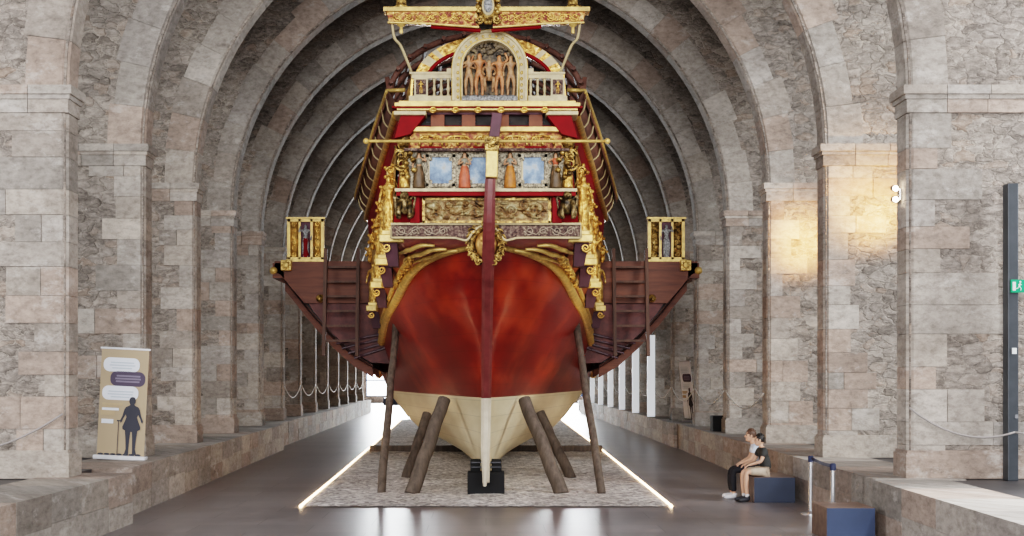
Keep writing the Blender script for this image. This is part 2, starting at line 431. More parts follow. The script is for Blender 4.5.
def arch_wall(i):
    y0 = PY[i]; wl, wr = WL(y0), WR(y0); q = random.Random(100+i)
    cx = (wr-wl)/2; R = (wr+wl)/2
    # the wall with its three openings, built as columns
    m = MB()
    Ra = 5.2
    segs = []       # (x, zbottom) profile columns
    def archz(x, c, r): return ZS + math.sqrt(max(0, r*r-(x-c)**2))
    OUT = 19.0
    def columns(xa, xb, fn, n):
        xs = [lerp(xa, xb, .5-.5*math.cos(PI*k/n)) for k in range(n+1)]
        return [(x, fn(x)) for x in xs]
    xl0, xr0 = -wl-PW, wr+PW
    r_in = R+.03
    parts = [
        columns(-OUT, xl0-2*Ra, lambda x: ZB, 1),
        columns(xl0-2*Ra, xl0, lambda x: archz(x, xl0-Ra, Ra), 14),
        columns(xl0, -wl-.03, lambda x: ZB, 1),
        columns(cx-r_in, cx+r_in, lambda x: archz(x, cx, r_in), 32),
        columns(wr+.03, xr0, lambda x: ZB, 1),
        columns(xr0, xr0+2*Ra, lambda x: archz(x, xr0+Ra, Ra), 14),
        columns(xr0+2*Ra, OUT, lambda x: ZB, 1)]
    ya, yb = y0+.02, y0+TH
    prev = None
    for pc in parts:
        for k in range(len(pc)-1):
            (xa, za), (xb, zb) = pc[k], pc[k+1]
            f = [m.V((xa,ya,za)), m.V((xb,ya,zb)), m.V((xb,ya,ZT)), m.V((xa,ya,ZT))]
            b = [m.V((xa,yb,za)), m.V((xb,yb,zb)), m.V((xb,yb,ZT)), m.V((xa,yb,ZT))]
            m.face(f); m.face(list(reversed(b))); m.face([f[1], f[0], b[0], b[1]])
        for (x, z) in (pc[0], pc[-1]):
            if z < ZS-.1 and abs(x) < OUT-.1:
                a = [m.V((x,ya,ZB)), m.V((x,yb,ZB)), m.V((x,yb,ZS+.02)), m.V((x,ya,ZS+.02))]
                m.face(a)
    struct(m.build('wall_arch_%d' % (i+1), M['rubble']))
    # dressed stone edge: quoins up both piers, voussoirs round the arch
    m = MB(); m.usecol(); c = .075
    def ringblock(pa, pb, na, nb, w, yf=0):
        """pa,pb inner points (x,z); na,nb outward directions"""
        yy0, yy1 = y0-yf, y0+TH-.02
        def sec(p, n):
            return [(p[0]+n[0]*c, yy0, p[1]+n[1]*c), (p[0], yy0+c, p[1]), (p[0], yy1, p[1]), (p[0]+n[0]*w, yy1, p[1]+n[1]*w), (p[0]+n[0]*w, yy0, p[1]+n[1]*w)]
        A = [m.V(v) for v in sec(pa, na)]; B = [m.V(v) for v in sec(pb, nb)]
        for k in range(5): m.face([A[k], A[(k+1)%5], B[(k+1)%5], B[k]])
        m.face(A); m.face(list(reversed(B)))
    g = .003
    for side in (-1, 1):
        x = -wl if side < 0 else wr
        z = ZB
        k = 0
        while z < ZS-.33:
            h = q.uniform(.27,.46); z1 = min(z+h, ZS-.3)
            if ZS-.3-z1 < .15: z1 = ZS-.3
            w = (q.uniform(.3,.5) if k % 2 else q.uniform(.5,.85))
            if i == 0 and q.random() < .3: w = q.uniform(1.0,1.5)
            m.col = blockcol(q)
            ringblock((x, z+g), (x, z1-g), (side,0), (side,0), w, q.uniform(-.004,.008))
            # second block of the course further out
            if q.random() < (.5 if i < 1 else .22):
                w2 = q.uniform(.3,.6); xa = x+side*(w+.012); xb = x+side*min(PW-.01, w+w2)
                if abs(xb-xa) > .12:
                    m.col = blockcol(q, .96); m.bx(min(xa,xb), max(xa,xb), y0+q.uniform(0,.01), y0+.3, z+g, z1-g)
            z = z1; k += 1
    n = 27
    for k in range(n):
        a0 = PI*k/n + g/R; a1 = PI*(k+1)/n - g/R; w = q.uniform(.5,.68)
        m.col = blockcol(q, 1.0); am = (a0+a1)/2
        P = [(cx+R*math.cos(a), ZS+.02+R*math.sin(a)) for a in (a0, am, a1)]; N = [(math.cos(a), math.sin(a)) for a in (a0, am, a1)]
        yf = q.uniform(-.004,.008)
        ringblock(P[0], P[1], N[0], N[1], w, yf); ringblock(P[1], P[2], N[1], N[2], w, yf)
    struct(m.build('wall_arch_edge_%d' % (i+1), M['block']))
    # imposts and plinths
    m = MB(); m.usecol()
    for side in (-1, 1):
        xi = -wl if side < 0 else wr
        xo = xi+side*PW
        for (za, zb, e) in ((ZS-.3, ZS-.12, .022), (ZS-.12, ZS-.06, .05), (ZS-.06, ZS+.06, .085)):
            nb = 3; 
            for b in range(nb):
                m.col = blockcol(q, 1.04)
                xa = lerp(xi-side*e, xo+side*e, b/nb)+(.004*side if b else 0); xb = lerp(xi-side*e, xo+side*e, (b+1)/nb)-(.004*side if b < nb-1 else 0)
                m.bx(min(xa,xb), max(xa,xb), y0-e, y0+TH+e*.6, za, zb)
        m.col = blockcol(q, .84)
        xa, xb = xi-side*.035, xo+side*.035
        m.bx(min(xa,xb), max(xa,xb), y0-.035, y0+TH+.03, ZB, ZB+.34)
        m.bx(min(xa,xb)+.02, max(xa,xb)-.02, y0-.02, y0+TH+.015, ZB+.34, ZB+.38)
    struct(m.build('trim_%d' % (i+1), M['block']))
for i in range(NP): arch_wall(i)

# floor, platforms, ledges, outer walls, roof
m = MB(); m.grid([[(-24,-10,0),(24,-10,0)],[(-24,100,0),(24,100,0)]]); struct(m.build('floor', M['floor']))
m = MB(); m.bx(-20,20,-10,100,ZT,ZT+.3); struct(m.build('ceiling', M['darkbrown']))
for nm, x0, x1 in (('wall_left',-19.6,-19.0),('wall_right',19.0,19.6)):
    m = MB(); m.bx(x0,x1,-10,100,0,ZT); struct(m.build(nm, M['rubble']))

def ledge(name, pts, side, width, z0, z1, q, capth=0, back=14.0):
    """run of stone blocks along a line of (x,y) front points; outward direction = side"""
    m = MB(); m.usecol()
    for (xa, ya), (xb, yb) in zip(pts, pts[1:]):
        L = yb-ya; n = max(1, round(L/1.1))
        for k in range(n):
            t0, t1 = k/n, (k+1)/n; a = (lerp(xa,xb,t0), lerp(ya,yb,t0)+.004); b = (lerp(xa,xb,t1), lerp(ya,yb,t1)-.004)
            zs = [z0, z0+(z1-z0)*q.uniform(.42,.56), z1]
            for za, zb in zip(zs, zs[1:]):
                m.col = blockcol(q, .86); jx = q.uniform(0,.012)*side
                o = side*width
                m.hexa([(a[0]+jx,a[1],za),(a[0]+jx+o,a[1],za),(b[0]+jx+o,b[1],za),(b[0]+jx,b[1],za),
                        (a[0]+jx,a[1],zb-.004),(a[0]+jx+o,a[1],zb-.004),(b[0]+jx+o,b[1],zb-.004),(b[0]+jx,b[1],zb-.004)])
    return struct(m.build(name, M['block']))
q = random.Random(5)
ledge('trim_left_near_ledge', [(-5.15,6),(-5.1,12),(-5.0,17.0)], -1, 1.05, 0, .72, q)
ledge('trim_left_ledge', [(-5.29,17.95),(-5.48,26),(-5.68,33.8)], -1, 1.2, 0, .72, q)
ledge('trim_left_far_ledge', [(-5.95,34.2),(-6.1,45),(-6.5,68)], -1, 1.0, 0, .70, q)
ledge('trim_right_near_ledge', [(4.75,5),(4.95,11),(5.1,15.85)], 1, 1.0, 0, .72, q)
ledge('trim_right_ledge', [(5.2,16.0),(5.3,24),(5.5,34.5)], 1, 1.2, 0, .71, q)
ledge('trim_right_far_ledge', [(5.42,34.7),(5.42,45),(5.3,68)], 1, 1.2, 0, .70, q)
m = MB()
m.bx(-19,-5.9,-6,34,0,.69); m.bx(-19,-6.6,34,68,0,.69); struct(m.build('floor_left_platform', M['aislefloor']))
m = MB(); m.bx(5.8,19,-6,34,0,.69); m.bx(6.3,19,34,68,0,.69); struct(m.build('floor_right_platform', M['aislefloor']))

# far end: glazed opening
YE = 90
m = MB()
m.bx(-20,-9.0,YE,YE+.5,0,ZT); m.bx(9.0,20,YE,YE+.5,0,ZT); m.bx(-9.0,9.0,YE,YE+.5,7.0,ZT); m.bx(-9.0,9.0,YE,YE+.5,0,.5)
struct(m.build('wall_end', M['rubble']))
m = MB(); m.bx(-9.0,9.0,YE+.2,YE+.24,.5,7.0); pane = struct(m.build('window_1', M['daylight']))
m = MB()
for x in (-9,-6.4,-4,-2,0,2,4,6,7.2,8.9): m.bx(x-.07,x+.07,YE+.05,YE+.18,.5,7.0)
for z in (.5,1.7,2.8,4.2,5.6,7.0): m.bx(-9,9,YE+.04,YE+.19,z-.05,z+.05)
fr = m.build('window_frame', M['bluewall'], pane)

# gravel bed, its light strips and a sleeper across it
GL = [(-2.93,19.05),(-3.08,25.5),(-3.3,33.6),(-3.95,56)]
GR = [(2.93,19.05),(3.06,25.5),(3.22,33.6),(3.5,56)]
m = MB(); qg = random.Random(3)
rows = []
for k in range(75):
    y = lerp(19.08, 56, k/74); a = interp([(p[1],p[0]) for p in GL], y); b = interp([(p[1],p[0]) for p in GR], y)
    rows.append([(lerp(a,b,j/24), y, (.012 if j in (0,24) or k == 0 else .02+qg.uniform(0,.035))) for j in range(25)])
m.grid(rows)
gb = m.build('gravel_bed', M['gravel'], smooth='all'); gb['kind'] = 'stuff'; tag(gb, 'bed of pale gravel spread under the ship between two light strips', 'gravel')
# loose pebbles at the front of the bed, part of the gravel
for pts, lab in ((GL,'thin glowing light strip set in the floor along the left edge of the gravel'),(GR,'thin glowing light strip set in the floor along the right edge of the gravel')):
    m = MB()
    for (xa,ya),(xb,yb) in zip(pts, pts[1:]):
        s = -1 if xa < 0 else 1
        m.hexa([(xa,ya,0),(xa+s*.035,ya,0),(xb+s*.035,yb,0),(xb,yb,0),(xa,ya,.03),(xa+s*.035,ya,.03),(xb+s*.035,yb,.03),(xb,yb,.03)])
    tag(m.build('light_strip', M['led']), lab, 'light strip', 'light strips beside the gravel')
m = MB(); m.box((0,32.6,.09),(6.3,.25,.2),bevel=.02)
tag(m.build('timber_sleeper', M['prop']), 'dark low timber lying across the gravel under the hull', 'timber')

# ------------------------------------------------------------------ figures
def skin_mesh(name, nodes, edges, root, levels=1):
    me = bpy.data.meshes.new(name+'_src'); keys = list(nodes); ix = {k: i for i, k in enumerate(keys)}
    me.from_pydata([nodes[k][0] for k in keys], [(ix[a], ix[b]) for a, b in edges], [])
    o = bpy.data.objects.new('tmp_skin', me); COL.objects.link(o)
    md = o.modifiers.new('s', 'SKIN'); md.use_smooth_shade = True; md.branch_smoothing = .4
    for k in keys:
        sv = me.skin_vertices[0].data[ix[k]]; r = nodes[k][1]
        sv.radius = r if isinstance(r, tuple) else (r, r); sv.use_root = (k == root)
    s = o.modifiers.new('u', 'SUBSURF'); s.levels = levels; s.render_levels = levels
    dg = bpy.context.evaluated_depsgraph_get(); dg.update()
    out = bpy.data.meshes.new_from_object(o.evaluated_get(dg)); out.name = name
    bpy.data.objects.remove(o); bpy.data.meshes.remove(me)
    for p in out.polygons: p.use_smooth = True
    return out
def carved_body(name, pose):
    """one unit tall, faces -Y; pose: elbow/hand positions and leg bend"""
    N = {'pel': ((0,0,.52),.072), 'waist': ((0,0,.61),.062), 'chest': ((0,-.01,.73),.082), 'neckb': ((0,0,.82),.035), 'head': ((0,-.012,.885),.05), 'crown': ((0,-.005,.95),.045)}
    E = [('pel','waist'),('waist','chest'),('chest','neckb'),('neckb','head'),('head','crown')]
    for s, sn in ((-1,'l'),(1,'r')):
        eb, hd = pose['arm'+sn]; kn, an = pose['leg'+sn]
        N['sh'+sn] = ((s*.115,0,.785),.034); N['el'+sn] = (eb,.026); N['ha'+sn] = (hd,.022)
        N['hip'+sn] = ((s*.055,0,.49),.062); N['kn'+sn] = (kn,.04); N['an'+sn] = (an,.026); N['to'+sn] = ((an[0],an[1]-.07,an[2]-.02),.022)
        E += [('chest','sh'+sn),('sh'+sn,'el'+sn),('el'+sn,'ha'+sn),('pel','hip'+sn),('hip'+sn,'kn'+sn),('kn'+sn,'an'+sn),('an'+sn,'to'+sn)]
    return skin_mesh(name, N, E, 'pel', 1)
LG = dict(legl=((-.065,-.01,.27),(-.06,.01,.035)), legr=((.075,-.03,.28),(.06,.0,.035)))
POSES = {
 'up': dict(arml=((-.19,-.02,.86),(-.12,-.03,1.0)), armr=((.2,-.03,.70),(.12,-.1,.62)), **LG),
 'fold': dict(arml=((-.17,-.02,.64),(-.03,-.11,.70)), armr=((.17,-.02,.64),(.03,-.12,.66)), **LG),
 'side': dict(arml=((-.17,0,.63),(-.16,-.05,.48)), armr=((.2,-.02,.72),(.13,-.04,.9)), **LG),
 'crouch': dict(arml=((-.16,-.05,.66),(-.10,-.14,.56)), armr=((.16,-.05,.66),(.10,-.14,.56)), legl=((-.11,-.16,.5),(-.08,-.06,.2)), legr=((.11,-.16,.5),(.08,-.06,.2))),
}
BODY = {k: carved_body('carved_body_'+k, v) for k, v in POSES.items()}
def place_mesh(name, me, mat, parent, loc, sc, rot=(0,0,0), mirror=False, flat=1.0):
    c = me.copy(); c.materials.clear(); c.materials.append(mat)
    T = Euler(rot).to_matrix().to_4x4() @ Matrix.Diagonal((sc*(-1 if mirror else 1), sc*flat, sc, 1))
    c.transform(T)
    if mirror: c.flip_normals()
    o = bpy.data.objects.new(name, c); COL.objects.link(o); o.parent = parent
    pw = WORLD.get(parent.name, Vector((0,0,0))); o.location = Vector(loc)-pw; WORLD[o.name] = Vector(loc)
    return o
def robe_on(o, mat, sc, top=.56, wide=.13):
    m = MB(); prof = [(.075,top),(.10,top-.08),(wide*.9,top-.3),(wide,.02),(wide*.9,0)]
    M_ = Matrix.Diagonal((1,.8,1,1)) 
    n = 18; rings = []
    for r, z in prof:
        rings.append([m.V(((r*(1+.10*math.cos(6*2*PI*k/n)))*math.cos(2*PI*k/n)*sc, r*.75*(1+.10*math.cos(6*2*PI*k/n))*math.sin(2*PI*k/n)*sc, z*sc)) for k in range(n)])
    for a, b in zip(rings, rings[1:]):
        for k in range(n): m.face([a[k], a[(k+1)%n], b[(k+1)%n], b[k]])
    m.face(rings[-1])
    r = m.build('robe', mat, o, smooth='all'); r.location = (0,0,0); WORLD[r.name] = WORLD[o.name]
    # blouse
    return r

# ------------------------------------------------------------------ the galley
SHIP = thing('galley_ship', (0,20.4,0), 'huge red and gilded galley ship with carved stern, standing on gravel in the nave', 'ship')
YPOST = [(.0,20.45),(.5,20.38),(1.7,20.15),(2.9,19.5),(3.6,19.0),(4.2,18.7),(5,18.3)]
RAIL_S = [(0,4.13),(.055,4.11),(.225,4.05),(.67,3.94),(1.385,3.77),(2.74,3.52),(5.24,3.24),(7.94,2.78),(10.2,2.29),(12,2.25),(44,2.5)]
MSEC = [(.05,.1),(.12,.3),(.3,.8),(.5,1.15),(.72,1.68),(1.08,2.05),(1.62,2.46),(2.2,2.68),(3.2,2.76),(4.3,2.72)]
QEXP = [(.1,2.0),(.5,1.5),(1,1.15),(1.7,.9),(2.3,.72),(2.8,.6),(3.24,.49),(3.6,.42),(4.1,.39)]
def hull_b(s, z):
    t = min(1, s/10.0); f = t**interp(QEXP, z)
    # no sharp corner where the run meets midship
    f = f if t < 1 else 1
    bow = 1 - max(0, (s-26)/19)**2.2
    return .06 + (interp(MSEC, z)-.06)*f*max(bow, 0)
SS = [0,.04,.1,.18,.3,.45,.65,.9,1.2,1.6,2.1,2.7,3.4,4.2,5.1,6.1,7.2,8.4,9.6,11,13,16,20,24,28,32,36,39,41.5,43.5,44.9]
NZ = 26
m = MB()
rowsL = []
for s in SS:
    zt = interp(RAIL_S, s); row = []
    zb = max(.10, .36-.09*s)
    for j in range(NZ+1):
        z = lerp(zb, zt, j/NZ); row.append((hull_b(s, z), interp(YPOST, z)+s, z))
    rowsL.append(row)
m.grid([[(x,y,z) for x,y,z in r] for r in rowsL]); m.grid([[(-x,y,z) for x,y,z in r] for r in rowsL])
m.grid([[(-rowsL[0][j][0],rowsL[0][j][1],rowsL[0][j][2]) for j in range(NZ+1)],[(rowsL[0][j][0],rowsL[0][j][1],rowsL[0][j][2]) for j in range(NZ+1)]])
hull = m.build('hull', M['hull'], SHIP, smooth='all')
# sternpost and keel
m = MB()
m.prismx([(20.16,.30),(20.6,.27),(21.2,.10),(62,.10),(62,.26),(20.6,.3),(20.45,.5),(20.2,1.7),(19.55,2.9),(19.05,3.6),(18.75,4.2),(18.6,4.2),(18.9,3.55),(19.38,2.9),(20.0,1.7),(20.12,.6)], -.06, .06)
m.build('sternpost', M['post'], SHIP)
# rudder with its head rising in front of the stern
rud_c = [(20.14,.28),(20.0,1.0),(19.82,1.8),(19.2,2.9),(18.4,3.75),(17.92,4.2),(17.72,4.6),(17.62,4.99)]
cp = smooth_path([(0,y,z) for y, z in rud_c], 4)
m = MB()
def ruddersec(p, i):
    t = i/(len(cp)-1); xs = lerp(-.02,.065,t); w = interp([(0,.03),(.12,.075),(.6,.095),(1,.075)], t); d = interp([(0,.14),(.2,.2),(.6,.16),(1,.10)], t)
    tg = (cp[min(i+1,len(cp)-1)]-cp[max(i-1,0)]).normalized(); nn = Vector((0,-tg.z,tg.y))*(-1 if tg.y > 0 else 1)
    nn = Vector((0,-abs(tg.z),-abs(tg.y)))*1
    a = p+nn*d; b = p-nn*.03
    return [Vector((xs-w,b.y,b.z)), Vector((xs-w,a.y,a.z)), Vector((xs-w*.45,a.y-.04,a.z-.01)), Vector((xs+w*.45,a.y-.04,a.z-.01)), Vector((xs+w,a.y,a.z)), Vector((xs+w,b.y,b.z))]
secs = [[m.V(v) for v in ruddersec(p, i)] for i, p in enumerate(cp)]
for a, b in zip(secs, secs[1:]):
    for k in range(6): m.face([a[k], a[(k+1)%6], b[(k+1)%6], b[k]])
m.face(secs[0]); m.face(secs[-1])
rud = m.build('rudder', M['post'], SHIP)
m = MB(); m.box((.085,17.52,5.17),(.175,.18,.40),rot=(-.03,.02,0),bevel=.012); o = m.build('rudder_head_case', M['palegold'], rud); o['label'] = 'smooth pale gold casing'
m = MB(); m.box((.085,17.5,5.46),(.21,.21,.2),bevel=.01)
for k in range(6): m.ell((.085+.07*math.cos(k), 17.39, 5.46+.06*math.sin(k*2)), .03, 6, 4)
o = m.build('rudder_head_carving', M['oldgold'], rud)
m = MB(); m.box((.14,17.5,5.73),(.15,.17,.36),rot=(0,.13,0),bevel=.01); o = m.build('tiller_block', M['mauve'], rud); o['label'] = 'mauve wooden block'
# gold rail sweeping round the stern
RAIL = [(.15,18.66,4.13),(.29,18.74,4.11),(.61,18.95,4.05),(.98,19.45,3.94),(1.28,20.25,3.77),(1.57,21.75,3.52),(2.0,24.45,3.24),(2.38,27.45,2.78),(2.68,29.9,2.27),(2.71,30.6,2.1)]
for s in (-1, 1):
    m = MB(); P = smooth_path([(s*(x+.02), y, z) for x, y, z in RAIL], 5)
    m.tube(P, lambda t: .075+.02*t, 10)
    m.build('stern_rail', M['palegold'], SHIP, smooth='all')
# counter: surface between the rail and the bottom edge of the stern castle
RU = [(.14,18.66,4.14),(.30,18.75,4.11),(.61,18.95,4.05),(.85,19.2,3.98),(1.05,19.6,3.9),(1.28,20.25,3.77),(1.50,21.3,3.59),(1.72,22.6,3.43),(1.98,24.3,3.25),(2.3,27,2.86)]
EU = [(.12,18.2,4.2),(.55,18.2,4.2),(1.0,18.2,4.2),(1.42,18.2,4.2),(1.50,19.2,4.12),(1.68,20.6,4.0),(1.92,22.4,3.82),(2.12,24,3.68),(2.34,25.8,3.5),(2.46,27,3.4)]
def cpt(s, u, v, sag=-.06):
    a = polyat(RU, u); b = polyat(EU, u); p = a.lerp(b, v); p.z -= 0; p.z += -sag*math.sin(PI*v)*(-1)
    return Vector((s*p.x, p.y, p.z))
for s in (-1, 1):
    m = MB(); m.grid([[cpt(s, u/27, v/6) for v in range(7)] for u in range(28)])
    ct = m.build('stern_counter', M['pinkred'], SHIP, smooth='all')
    for k, (v0, r) in enumerate(((.28,.036),(.52,.036),(.74,.034))):
        P = []
        for i in range(40):
            t = i/39; u = lerp(.13+.03*k, .45, t); v = v0 + .10*math.sin(t*2.6*PI+.4)*(.5+.5*t)
            q = cpt(s, u, v); q.z -= .05; P.append(q)
        w = MB(); w.tube(P, lambda t: r*(.55+.6*math.sin(PI*min(1,t*1.1+.05))), 8); w.build('wavy_moulding', M['palegold'], ct, smooth='all')
    w = MB()
    for v in (.52, 1.0):
        w.tube([cpt(s, lerp(.40,1,i/14), v)-Vector((0,0,.03)) for i in range(15)], .045, 8)
    w.build('edge_moulding', M['palegold'], ct, smooth='all')
    w = MB(); w.grid([[cpt(s, lerp(.40,1,i/14), v)-Vector((0,0,.035)) for v in (.55,.76,.97)] for i in range(15)]); w.build('orange_board', M['orange'], ct, smooth='all')
    w = MB(); qf = random.Random(8)
    w.tube([cpt(s, lerp(.36,.62,i/25), .48+.05*math.sin(i*2.1))-Vector((0,0,.05)) for i in range(26)], .03, 6)
    for i in range(26):
        q = cpt(s, lerp(.36,.62,i/25), .48+.05*math.sin(i*2.1)); w.ell(q-Vector((0,0,.06)), (qf.uniform(.03,.06),)*3, 7, 5)
    w.build('leaf_carving', M['goldcarve'], ct, smooth='all')

# ---- stern castle (transom)
def yt(z): return 18.2 - .22*(z-4.2)
m = MB()
m.hexa([(-1.43,yt(4.2)+.06,4.2),(1.43,yt(4.2)+.06,4.2),(1.43,18.9,4.2),(-1.43,18.9,4.2),(-1.22,yt(5.85)+.06,5.82),(1.22,yt(5.85)+.06,5.82),(1.22,18.9,5.82),(-1.22,18.9,5.82)])
TR = m.build('stern_transom', M['red'], SHIP)
cxs = .0
# level A: carved frieze dipping to the mask
m = MB(); yA = 18.12
fr_poly = [(-1.43,4.17),(-.55,4.17),(-.40,4.12),(-.30,4.03),(-.26,4.06),(-.20,4.2),(-.08,4.32),(.08,4.32),(.20,4.2),(.26,4.06),(.30,4.03),(.40,4.12),(.55,4.17),(1.43,4.17),(1.43,4.42),(-1.43,4.42)]
# in pieces so that every polygon stays simple
for s in (-1, 1):
    m.prism([(s*x, z) for x, z in [(.26,4.14),(.30,4.125),(.42,4.155),(.55,4.17),(.55,4.38),(.08,4.38),(.08,4.33),(.2,4.22)]], yA, yA+.1)
    m.prism([(s*.55,4.17),(s*1.43,4.17),(s*1.43,4.38),(s*.55,4.38)], yA, yA+.1)
A = m.build('carved_frieze', M['silvercarve'], SHIP)
m = MB()
for s in (-1, 1):
    P = [(s*x, yA-.02, z) for x, z in [(.0,4.35),(.1,4.335),(.20,4.25),(.26,4.16),(.31,4.13),(.42,4.155),(.56,4.17),(1.43,4.17)]]
    m.tube(smooth_path(P, 3), .018, 6)
    m.tube([(0,yA-.02,4.38),(s*1.43,yA-.02,4.38),(s*1.43,yA-.02,4.17)], .02, 6)
m.build('frieze_border', M['white'], A, smooth='all')
for s in (-1,1):
    m = MB(); m.scroll_band(s*.55 if s > 0 else -1.38, 1.38 if s > 0 else -.55, 4.19, 4.36, yA-.01, .011, 4); m.build('frieze_scrollwork', M['friezescroll'], A, smooth='all')
# mask with curly hair
m = MB(); my = 18.14
m.ell((.0,my,4.07),(.165,.09,.21),14,10); m.ell((0,my-.10,4.05),(.03,.05,.06),8,6)
m.ell((0,my-.07,3.95),(.06,.05,.025),8,6); m.ell((-.055,my-.085,4.13),(.045,.03,.018),8,6); m.ell((.055,my-.085,4.13),(.045,.03,.018),8,6)
mask = m.build('mask', M['maskgold'], SHIP, smooth='all')
m = MB(); qm = random.Random(2)
for k in range(34):
    a = lerp(-.35*PI, 1.35*PI, k/33); r = qm.uniform(.95,1.12)
    x, z = .235*r*math.cos(a), 4.07+.28*r*math.sin(a)
    m.scroll((x, my-.03+qm.uniform(-.03,.03), z), .062, .02, flip=1 if k % 2 else -1, turns=1.3, n=12)
    m.ell((x*.9, my+.03, 4.07+(z-4.07)*.9), (.06,.06,.06), 7, 5)
m.build('curly_hair', M['oldgold'], mask, smooth='all')
# level B: relief panel between red pilasters and crouching beasts
zb0, zb1 = 4.39, 4.78
m = MB(); yB = yt(4.6)-.0
m.bx(-.92,.94,yB-.02,yB+.05,zb0+.02,zb1-.02)
B = m.build('relief_panel', M['relief'], SHIP)
m = MB(); qr = random.Random(12)
for k in range(46):
    x = qr.uniform(-.85,.87); z = qr.uniform(zb0+.08,zb1-.08)
    m.ell((x,yB-.03,z),(qr.uniform(.04,.13),.035,qr.uniform(.02,.055)),8,6,rot=(0,qr.uniform(-.7,.7),0))
for k in range(9): m.scroll((-.75+.19*k,yB-.04,4.6+.05*math.sin(k*2)),.09,.018,flip=1 if k%2 else -1)
m.build('relief_carving', M['relief'], B, smooth='all')
m = MB()
for z in (zb0+.015, zb1-.03): m.bx(-.95,.97,yB-.05,yB+.03,z-.018,z+.018)
for x in (-.94,.96): m.bx(x-.02,x+.02,yB-.05,yB+.03,zb0,zb1-.01)
m.build('panel_border', M['oldgold'], B)
for s in (-1, 1):
    m = MB(); m.bx(s*1.0-.0,s*1.14,yB-.06,yB+.05,zb0,zb1); m.build('red_pilaster', M['red'], SHIP)
    # crouching beast: body, haunches, head, forelegs
    m = MB(); bx_, by = s*1.22, 18.02
    m.ell((bx_,by,4.66),(.10,.09,.15),10,8); m.ell((bx_,by-.06,4.79),(.075,.075,.07),10,8); m.ell((bx_,by-.13,4.77),(.035,.05,.03),8,6)
    for d in (-1,1):
        m.tube([(bx_+d*.07,by-.04,4.70),(bx_+d*.085,by-.11,4.58),(bx_+d*.08,by-.12,4.44)],[.045,.035,.035],7)
        m.ell((bx_+d*.08,by-.15,4.45),(.04,.055,.025),7,5); m.ell((bx_+d*.10,by+.02,4.54),(.055,.09,.08),8,6)
        m.ell((bx_+d*.06,by-.02,4.86),(.022,.02,.04),6,5)
        m.tube(smooth_path([(bx_+d*.08,by+.03,4.74),(bx_+d*.15,by+.04,4.80),(bx_+d*.14,by+.05,4.68),(bx_+d*.12,by+.05,4.58)],4),[.03]*13,6)
    m.build('carved_beast', M['bronze'], SHIP, smooth='all')
# ledge between B and C
m = MB(); m.bx(-1.36,1.36,17.9,18.2,4.84,4.885); L1 = m.build('sill_board', M['white'], SHIP)
m = MB(); m.bx(-1.34,1.34,17.93,18.2,4.78,4.84); m.build('sill_underside', M['red'], L1)
# level C: painted panels between carved robed figures
yC = yt(5.2)
m = MB(); m.bx(-1.25,1.27,yC,yC+.1,4.88,5.44); m.build('panel_wall', M['frame'], SHIP)
for x in (-.68,-.08,.70):
    m = MB(); w, h0, h1 = .20, 4.94, 5.38
    for dx in (-1,1): m.bx(x+dx*.20-.025,x+dx*.20+.025,yC-.045,yC+.01,h0-.02,h1+.02)
    for z in (h0, h1): m.bx(x-.22,x+.22,yC-.045,yC+.01,z-.025,z+.025)
    for dx in (-1,1):
        for z in (h0+.05,h1-.05): m.ell((x+dx*.155,yC-.03,z),(.035,.02,.035),8,5)
    f = m.build('painting_frame', M['frame'], SHIP)
    m = MB(); m.bx(x-.165,x+.165,yC-.02,yC+.0,h0+.01,h1-.01); m.build('painting', M['painting'], f)
for x in (-1.13,-.90,-.48,-.28,-.50+.04,.46,.94,1.12):
    pass
for x in (-.87,-.49,.13,.53,.89):
    m = MB(); m.bx(x-.0,x+.026,yC-.035,yC+.02,4.89,5.42); m.build('panel_strip', M['white'], SHIP)
for x, rb, ps, bl in ((-1.0,'robe3','side','grey'),(-.32,'robe1','fold','grey'),(.36,'robe2','fold','grey'),(1.04,'robe3','up','robe1')):
    b = place_mesh('carved_figure', BODY[ps], M['facewood'], SHIP, (x,yC-.07,4.89), .55, mirror=(x > 0))
    robe_on(b, M[rb], .55, .60, .15)
    m = MB(); m.lathe([(.05,.60),(.088,.70),(.10,.78),(.05,.815)], n=12, M=Matrix.Diagonal((.55,.44,.55,1)))
    r = m.build('bodice', M[bl], b, smooth='all'); r.location = (0,0,0)
    m = MB()
    m.ell((0,.012,.90*.55),(.036,.034,.042),8,6); m.tube([(-.03,.01,.485),(-.036,.0,.445),(-.03,0,.41)],.012,6); m.tube([(.03,.01,.485),(.036,.0,.445),(.03,0,.41)],.012,6)
    r = m.build('hair', M['robe3'], b, smooth='all'); r.location = (0,0,0)
# gilded scroll figures flanking C and D
for s in (-1, 1):
    b = place_mesh('gilded_figure', BODY['side'], M['oldgold'], SHIP, (s*1.22,17.95,4.90), .60, mirror=s > 0)
    robe_on(b, M['goldcarve'], .60, .58, .13)
    m = MB()
    for k in range(3): m.scroll((s*1.26,17.9,5.52-.14*k), .10, .022, flip=s, up=1 if k % 2 else -1)
    m.ell((s*1.22,17.92,5.60),(.11,.10,.16),10,8); m.ell((s*1.24,17.86,5.72),(.075,.07,.07),9,7); m.ell((s*1.2,17.82,5.54),(.06,.06,.05),8,6)
    for k in range(8): m.ell((s*(1.17+.1*math.sin(k*2.3)),17.86,5.05+.05*k),(.05,.05,.04),7,5)
    m.build('console_scroll', M['oldgold'], SHIP, smooth='all')
